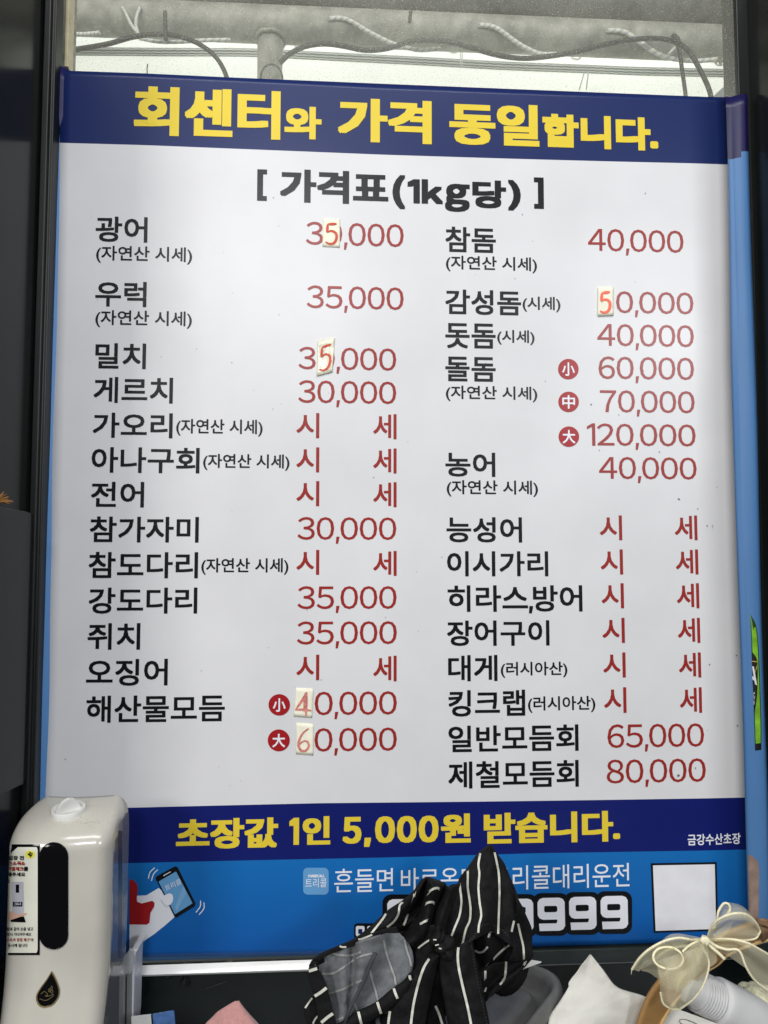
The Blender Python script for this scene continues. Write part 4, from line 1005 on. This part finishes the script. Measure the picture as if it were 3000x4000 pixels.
G4 = panel('top_hem', [K4([(200,1380),(300,1310),(480,1230),(640,1160),(800,1110),(930,1060),(1100,1020)]), K4([(265,1400),(340,1340),(480,1280),(600,1240),(800,1170),(980,1090),(1130,1080)])], lambda u, v: -.157, M_cloth, apron, 30, 5, seed=15)
stripes('pinstripe', [K4([(275,1325),(310,1308)]), K4([(484,1222),(505,1240),(560,1243)]), K4([(690,1160),(720,1158),(840,1110)])], G4, M_pin, apron, 7)
# E-lower hem with stitches
stc = []
def dashes(pts, o, n=26, parent=apron):
    sf = Surf([o]); q = cr(pts, n*2); out_ = []
    for i in range(0, n*2-1, 2):
        v2, f2 = ribbon2([tuple(q[i]), tuple(q[i].lerp(q[i+1], .9))], 2.4, 3); out_.append(([sf.at(a, b_, .0013) for a, b_ in v2], f2))
    v, f = merge(out_); link('stitching', v, f, mat('stitch_grey', (.05,.05,.05), rough=.9), parent)
dashes(K5([(250,1295),(400,1240),(540,1150),(600,1060),(680,995),(800,1025),(900,1090),(960,1180)]), A)
dashes(K5([(520,1190),(560,1400),(600,1640),(650,1860),(700,2080)]), B)
at_base(apron)

# ------------------------------------------------------------------ white paper, handle, bow, bottle, fleece
M_paper = mat('white_paper', (.66, .65, .60), rough=.8, var=.04, scale=20, bump=.15, bscale=300)
lf = K6([(680,590),(560,740),(500,830),(440,900),(400,965),(400,1010),(300,1180),(160,1390),(140,1480),(110,1700)])
lf = cr(lf, 90); lfs = [(p.x + (2.2 if i % 2 else -1.2)*(1 if i < 45 else .2), p.y) for i, p in enumerate(lf)]
paper = panel('crumpled_paper', [lfs, K6([(682,592),(640,760),(600,900),(560,1100),(460,1300),(420,1700)]), K6([(684,592),(760,760),(800,900),(820,1050),(760,1300),(760,1700)]), K6([(688,596),(840,790),(1000,1010),(1050,1040),(1200,1200),(1250,1700)]), K6([(690,598),(850,800),(1005,1012),(1060,1045),(1420,1165),(1900,1700)]), K6([(692,598),(855,802),(1010,1015),(1065,1045),(1420,1163),(2150,1420),(2500,1560)])],
               lambda u, v: -.085 - .028*v + .010*math.sin(u*6+v*4)*v, M_paper, None, 90, 8, th=.0006, wr=.0012, seed=20)
tag(paper, 'white paper bag corner with a saw-toothed edge, between the tray and the wooden handle', 'paper')
stripes('pen_mark', [K7([(900,1525),(820,1490),(750,1470),(705,1480),(712,1510),(760,1535)])], paper, M_blk, paper, 2.4)

M_wood = mat('bent_wood', (.40, .22, .075), rough=.55, var=.12, scale=25, bump=.2, bscale=150)
M_woodl = mat('pale_wood_edge', (.60, .40, .18), rough=.55, var=.12, scale=40)
hd = thing('basket_handle', 'flat bent wooden basket handle rising behind the organza bow at lower right', 'handle')
up_ = K7([(200,1700),(250,1520),(300,1370),(370,1210),(480,1050),(600,900),(760,790),(1000,640),(1300,490),(1500,425),(1600,408),(1720,400)])
lo_ = K7([(470,1700),(500,1520),(560,1400),(660,1250),(780,1110),(950,960),(1110,860),(1200,775),(1350,700),(1480,655),(1620,610),(1740,590)])
hb = panel('wooden_band', [up_, lo_], lambda u, v: -.118 - .004*math.sin(v*3) + .012*u, M_wood, hd, 60, 8, th=.0035, wr=.0006)
tube('pale_edge', [P(p.x+2, p.y+2, -.110) for p in cr(lo_, 60)], .0022, M_woodl, hd, 6)
ratt = []
for k in range(7):
    a0 = K7([(1540+k*16, 395+k*5)])[0]; a1 = K7([(1600+k*14, 620-k*12)])[0]
    pts = [P(a0[0], a0[1], -.122), P((a0[0]+a1[0])/2+9, (a0[1]+a1[1])/2, -.128), P(a1[0], a1[1], -.120)]
    tube('rattan_wrap', [Vector(p) for p in cr(pts, 12)], .0018, mat('rattan', (.26,.15,.08), rough=.6, var=.2), hd, 6)
for k in range(3):
    pts = [P(*K7([(1535, 402+k*12)])[0], -.13), P(*K7([(1600, 400+k*16)])[0], -.134), P(*K7([(1700, 430+k*26)])[0], -.13)]
    tube('rattan_wrap', [Vector(p) for p in cr(pts, 12)], .0018, MATS['rattan'], hd, 6)
at_base(hd)

M_org = bpy.data.materials.new('organza'); M_org.use_nodes = True
nt = M_org.node_tree; nt.nodes.clear(); L = nt.links
out = nt.nodes.new('ShaderNodeOutputMaterial'); tr = nt.nodes.new('ShaderNodeBsdfTransparent'); df = nt.nodes.new('ShaderNodeBsdfDiffuse'); tl = nt.nodes.new('ShaderNodeBsdfTranslucent')
df.inputs[0].default_value = (.97, .92, .68, 1); tl.inputs[0].default_value = (.95, .90, .66, 1)
m1 = nt.nodes.new('ShaderNodeMixShader'); m1.inputs[0].default_value = .35; L.new(df.outputs[0], m1.inputs[1]); L.new(tl.outputs[0], m1.inputs[2])
tc = nt.nodes.new('ShaderNodeTexCoord'); wvv = nt.nodes.new('ShaderNodeTexWave'); wvv.inputs['Scale'].default_value = 500; wvv.inputs['Distortion'].default_value = 6
L.new(tc.outputs['Object'], wvv.inputs['Vector']); mp = nt.nodes.new('ShaderNodeMapRange'); mp.inputs[3].default_value = .25; mp.inputs[4].default_value = .45; L.new(wvv.outputs['Fac'], mp.inputs[0])
lw = nt.nodes.new('ShaderNodeLayerWeight'); lw.inputs[0].default_value = .35; mm = nt.nodes.new('ShaderNodeMath'); mm.operation = 'MULTIPLY_ADD'; mm.inputs[1].default_value = .25
L.new(lw.outputs['Facing'], mm.inputs[0]); L.new(mp.outputs[0], mm.inputs[2])
m2 = nt.nodes.new('ShaderNodeMixShader'); L.new(mm.outputs[0], m2.inputs[0]); L.new(tr.outputs[0], m2.inputs[1]); L.new(m1.outputs[0], m2.inputs[2]); L.new(m2.outputs[0], out.inputs[0])
M_bead = mat('ribbon_edge_cord', (.90, .84, .60), rough=.7, var=.1, scale=300)
bow = thing('organza_bow', 'sheer cream organza bow with corded edges tied on the wooden handle', 'bow')
def bead(pts, parent=bow, ys=None, r=.0010):
    n = max(30, len(pts)*16); q = cr(pts, n); ys = ys or (lambda v: -.15)
    path = [P(p.x, p.y, ys(i/(n-1)) - .0004) for i, p in enumerate(q)]
    tube('corded_edge', path, [r*(1+.28*math.sin(i*2.4)) for i in range(n)], M_bead, parent, 7)
def sheer(a, b_, Yf, ba=False, bb=False, nm='ribbon_loop', wr=.004, seed=0):
    o = panel(nm, [K7(a), K7(b_)], Yf, M_org, bow, 34, 12, th=0, wr=0, seed=seed)
    if ba: bead(K7(a), ys=lambda v: Yf(0, v))
    if bb: bead(K7(b_), ys=lambda v: Yf(1, v))
    return o
kn0 = (985, 615)
sheer([(1000,600),(1060,450),(1160,370),(1300,325),(1430,340),(1530,430),(1575,520)], [(1010,625),(1150,608),(1300,605),(1380,612),(1450,612),(1530,590),(1575,520)], lambda u, v: -.150 - .022*math.sin(math.pi*v)*math.cos(u*1.5) - .004*math.sin(u*9), True, True, seed=1)
sheer([(1010,585),(1110,390),(1130,290),(1185,215),(1290,215),(1400,260),(1530,400)], [(1010,600),(1120,480),(1220,400),(1300,400),(1400,400),(1480,430),(1550,470)], lambda u, v: -.142 + .004*math.sin(u*8), False, False, seed=2)
bead(K7([(1110,385),(1125,300),(1180,220),(1225,222),(1248,270),(1225,330),(1190,350)]), ys=lambda v: -.143)
sheer([(1000,600),(1080,540),(1180,460),(1290,400)], [(1010,615),(1120,600),(1200,560),(1250,500)], lambda u, v: -.152, seed=3, nm='ribbon_fold')
sheer([(960,600),(850,610),(700,590),(550,620),(380,710),(270,810),(190,930)], [(960,640),(850,690),(700,700),(580,740),(450,820),(350,880),(265,955)], lambda u, v: -.150 - .010*math.sin(math.pi*v) - .003*math.sin(u*9), True, False, nm='ribbon_tail', seed=4)
sheer([(960,640),(820,660),(640,690),(500,760),(380,850),(290,930)], [(930,660),(860,760),(700,880),(600,960),(480,1030),(380,970),(290,945)], lambda u, v: -.140 - .005*math.sin(u*7), nm='ribbon_tail', seed=5)
sheer([(950,590),(850,570),(700,545),(600,555),(520,610)], [(960,610),(850,610),(700,595),(600,605),(520,625)], lambda u, v: -.146, nm='ribbon_fold', seed=6)
sheer([(900,620),(800,700),(745,740),(740,830),(720,900),(640,935),(540,925),(460,890)], [(960,640),(960,800),(940,900),(850,1050),(760,1130),(640,1150),(560,1140),(490,1080)], lambda u, v: -.158 - .008*math.sin(u*3), nm='ribbon_fold', seed=7)
el = [(580+162*math.cos(a), 808+118*math.sin(a)+12*math.cos(a)) for a in [k*2*math.pi/24 for k in range(25)]]
bead(K7(el), ys=lambda v: -.166 - .006*math.sin(v*6.28))
sheer([(585+158*math.cos(a), 808+112*math.sin(a)) for a in [math.pi*k/10 for k in range(11)]], [(585+158*math.cos(a), 808-112*math.sin(a)) for a in [math.pi*k/10 for k in range(11)]], lambda u, v: -.163 + .01*math.sin(math.pi*u), nm='ribbon_loop', seed=8)
bead(K7([(735,740),(800,680),(870,640),(950,615)]), ys=lambda v: -.160)
sheer([(430,850),(470,920),(490,1050),(498,1200),(530,1300),(620,1355),(700,1365)], [(950,680),(1000,780),(1020,880),(990,1020),(940,1130),(850,1250),(700,1365)], lambda u, v: -.162 - .016*math.sin(math.pi*u)*math.cos(v) - .005*math.sin(u*11), False, True, seed=9)
bead(K7([(498,1180),(530,1300),(620,1355),(705,1366)]), ys=lambda v: -.162)
sheer([(940,650),(860,780),(820,900),(700,960),(640,1060),(660,1180)], [(1000,680),(1020,800),(960,920),(900,1000),(820,1080),(700,1180)], lambda u, v: -.170 - .006*math.sin(u*4), nm='ribbon_fold', seed=10)
sheer([(1020,610),(1150,600),(1300,610),(1450,650),(1560,710),(1720,800)], [(1020,650),(1200,715),(1340,725),(1420,900),(1500,1030),(1600,1120),(1720,1185)], lambda u, v: -.150 - .014*math.sin(math.pi*v) - .004*math.sin(u*8), True, True, nm='ribbon_tail', seed=11)
sheer([(1010,650),(1100,720),(1250,800),(1350,870),(1420,920)], [(1030,640),(1200,700),(1340,730),(1390,820),(1425,925)], lambda u, v: -.146, nm='ribbon_fold', seed=12)
sheer([(990,650),(1000,750),(1020,850),(1030,910)], [(1010,640),(1070,720),(1110,800),(1100,860)], lambda u, v: -.156, nm='ribbon_fold', seed=13)
for pts in ([(1010,660),(1080,720),(1140,770),(1185,815)], [(940,640),(960,720),(990,760)], [(1020,630),(1120,690),(1250,720)]): bead(K7(pts), ys=lambda v: -.158, r=.0014)
for k in range(5):
    c = Vector(K7([(955+k*12, 603+k*5+6*math.sin(k*2))])[0]); path = [P(c.x + 3*math.sin(t*1.4), c.y - 13 + t*6, -.170 + .004*abs(t-2.5)) for t in range(6)]
    tube('knot_fold', [Vector(p) for p in cr(path, 14)], [.0011+.0010*math.sin(math.pi*i/13) for i in range(14)], M_bead, bow, 8)
tube('loose_thread', [P(*K7([p])[0], -.152) for p in ((190,930),(184,955),(183,985))], .0003, M_bead, bow, 5)
at_base(bow)

# ribbed white bottle lying on its side
M_bot = mat('white_satin_plastic', (.64, .64, .64), rough=.45, var=.05, scale=30)
bt = thing('white_bottle', 'white cylindrical bottle with a ribbed neck, lying at the lower right corner', 'bottle')
c0 = P(*K7([(880, 1150)])[0], -.100); c1 = P(*K7([(1900, 1690)])[0], -.085)
axd = (c1-c0).normalized(); e1 = axd.cross(Vector((0, 1, 0))).normalized(); e2 = axd.cross(e1)
def lathe(name, prof, m, parent, ns=36, c=c0):
    V = [c + axd*a + e1*(r*math.cos(2*math.pi*k/ns)) + e2*(r*math.sin(2*math.pi*k/ns)) for a, r in prof for k in range(ns)]
    F = [(i*ns+k, i*ns+(k+1) % ns, (i+1)*ns+(k+1) % ns, (i+1)*ns+k) for i in range(len(prof)-1) for k in range(ns)]
    F += [tuple(range(ns)), tuple((len(prof)-1)*ns+k for k in range(ns))[::-1]]
    return link(name, V, F, m, parent, smooth=True)
kp = .0
lathe('neck_base', [(-.022, .010), (-.021, .0145), (-.004, .0155), (.0, .0168), (.0012, .0172)], M_bot, bt)
pr = []
for k in range(7):
    a = .001 + k*.0032; pr += [(a, .0172), (a+.0010, .0192), (a+.0022, .0192), (a+.0030, .0172)]
lathe('ribbed_neck', pr, M_bot, bt)
lathe('bottle_body', [(.0242, .0175), (.0250, .0208), (.0275, .0220), (.034, .0222), (.16, .0222), (.165, .020)], M_bot, bt)
at_base(bt)
M_fl = mat('cream_fleece', (.62, .60, .42), rough=.95, var=.2, scale=200, bump=.8, bscale=500, dist=.002)
def fleece(px, py, Y, rx, rz, label, seed):
    c = P(px, py, Y); V = []; n = 28; m_ = 40
    for i in range(n+1):
        th = math.pi*i/n
        for j in range(m_):
            ph_ = 2*math.pi*j/m_; d = Vector((math.sin(th)*math.cos(ph_), math.sin(th)*math.sin(ph_), math.cos(th)))
            k = 1 + .20*noise.noise(d*2.2 + Vector((seed, 0, 0))) + .12*noise.noise(d*9 + Vector((seed, 0, 0)))
            V.append(c + Vector((d.x*rx*k, d.y*.02*k, d.z*rz*k + d.x*-.35*rx)))
    F = [(i*m_+j, i*m_+(j+1) % m_, (i+1)*m_+(j+1) % m_, (i+1)*m_+j) for i in range(n) for j in range(m_)]
    tag(link('fleece_cloth', V, F, M_fl, smooth=True), label, 'cloth')
fleece(2990, 3905, -.075, .024, .012, 'fluffy cream cloth peeking out above the white bottle at right edge', 1)
fleece(2800, 4010, -.07, .022, .013, 'fluffy cream cloth under the white bottle at the bottom edge', 6)

# sachet and pink felt at the bottom left
M_blu2 = mat('sachet_blue', (.06, .14, .34), rough=.25, var=.6, scale=45, coat=.4)
sa = thing('sachet_packet', 'glossy blue and white printed packet at the bottom edge beside the dispenser', 'packet')
Ysa = -.075
def quadpanel(name, pts, Y, m, par, th=.002): 
    o = link(name, [P(a, b_, Y) for a, b_ in pts], [tuple(range(len(pts)))], m, par); solid(o, th); return o
quadpanel('foil_front', K3([(265,1803),(462,1768),(478,1775),(500,2000),(285,2050)]), Ysa, M_blu2, sa)
quadpanel('white_label', K3([(82,1822),(264,1803),(284,2050),(100,2070)]), Ysa-.0004, mat('label_white', (.62,.64,.62), rough=.5), sa)
for s, x0, y0, h, w in (('편하게 한잔 즐기세요', 108, 1850, 30, 150), ('맛있는', 160, 1880, 46, 110), ('물티슈', 215, 1862, 40, 90)):
    V, F, (g0, g1, g2, g3) = glyphs(s); VV = []
    for gx, gy in V:
        a = (gx-g0)/(g2-g0); c = (gy-g1)/(g3-g1)
        kx = x0 - h/2 + c*h*-1 + h + a*8; ky = y0 - 20 + a*(w+60)
        VV.append(P(*K3([(kx, ky)])[0], Ysa-.0012))
    link('label_lettering', VV, F, M_blk, sa)
quadpanel('dark_stripe', K3([(266,1803),(278,1802),(298,2050),(286,2050)]), Ysa-.0006, M_blk, sa)
for (a, b_, r) in ((310,1850,26),(420,1880,20),(350,1800,16)):
    c = K3([(a, b_)])[0]; link('foil_print', [P(c[0]+r*.42*math.cos(t*.52), c[1]+r*.3*math.sin(t*.52), Ysa-.0006) for t in range(12)], [tuple(range(12))], mat('foil_pale', (.25,.42,.66), rough=.3), sa)
at_base(sa)
M_pink = mat('pink_felt', (.50, .25, .235), rough=.95, var=.10, scale=350, bump=.5, bscale=900, dist=.0008, sheen=.3)
pk = panel('pink_pouch', [K3([(1040,1690),(960,1740),(880,1790),(820,1850),(770,1900),(700,2040)]), K3([(1050,1686),(1010,1760),(980,1830),(960,1900),(940,2040)]), K3([(1062,1686),(1090,1740),(1150,1820),(1200,1890),(1300,2040)]), K3([(1064,1690),(1100,1742),(1170,1825),(1240,1900),(1340,2040)])],
           lambda u, v: -.095 - .020*math.sin(math.pi*u)*v, M_pink, None, 26, 8, th=.003, wr=.001)
tag(pk, 'folded pink felt pouch standing at the bottom edge, left of the apron', 'pouch')
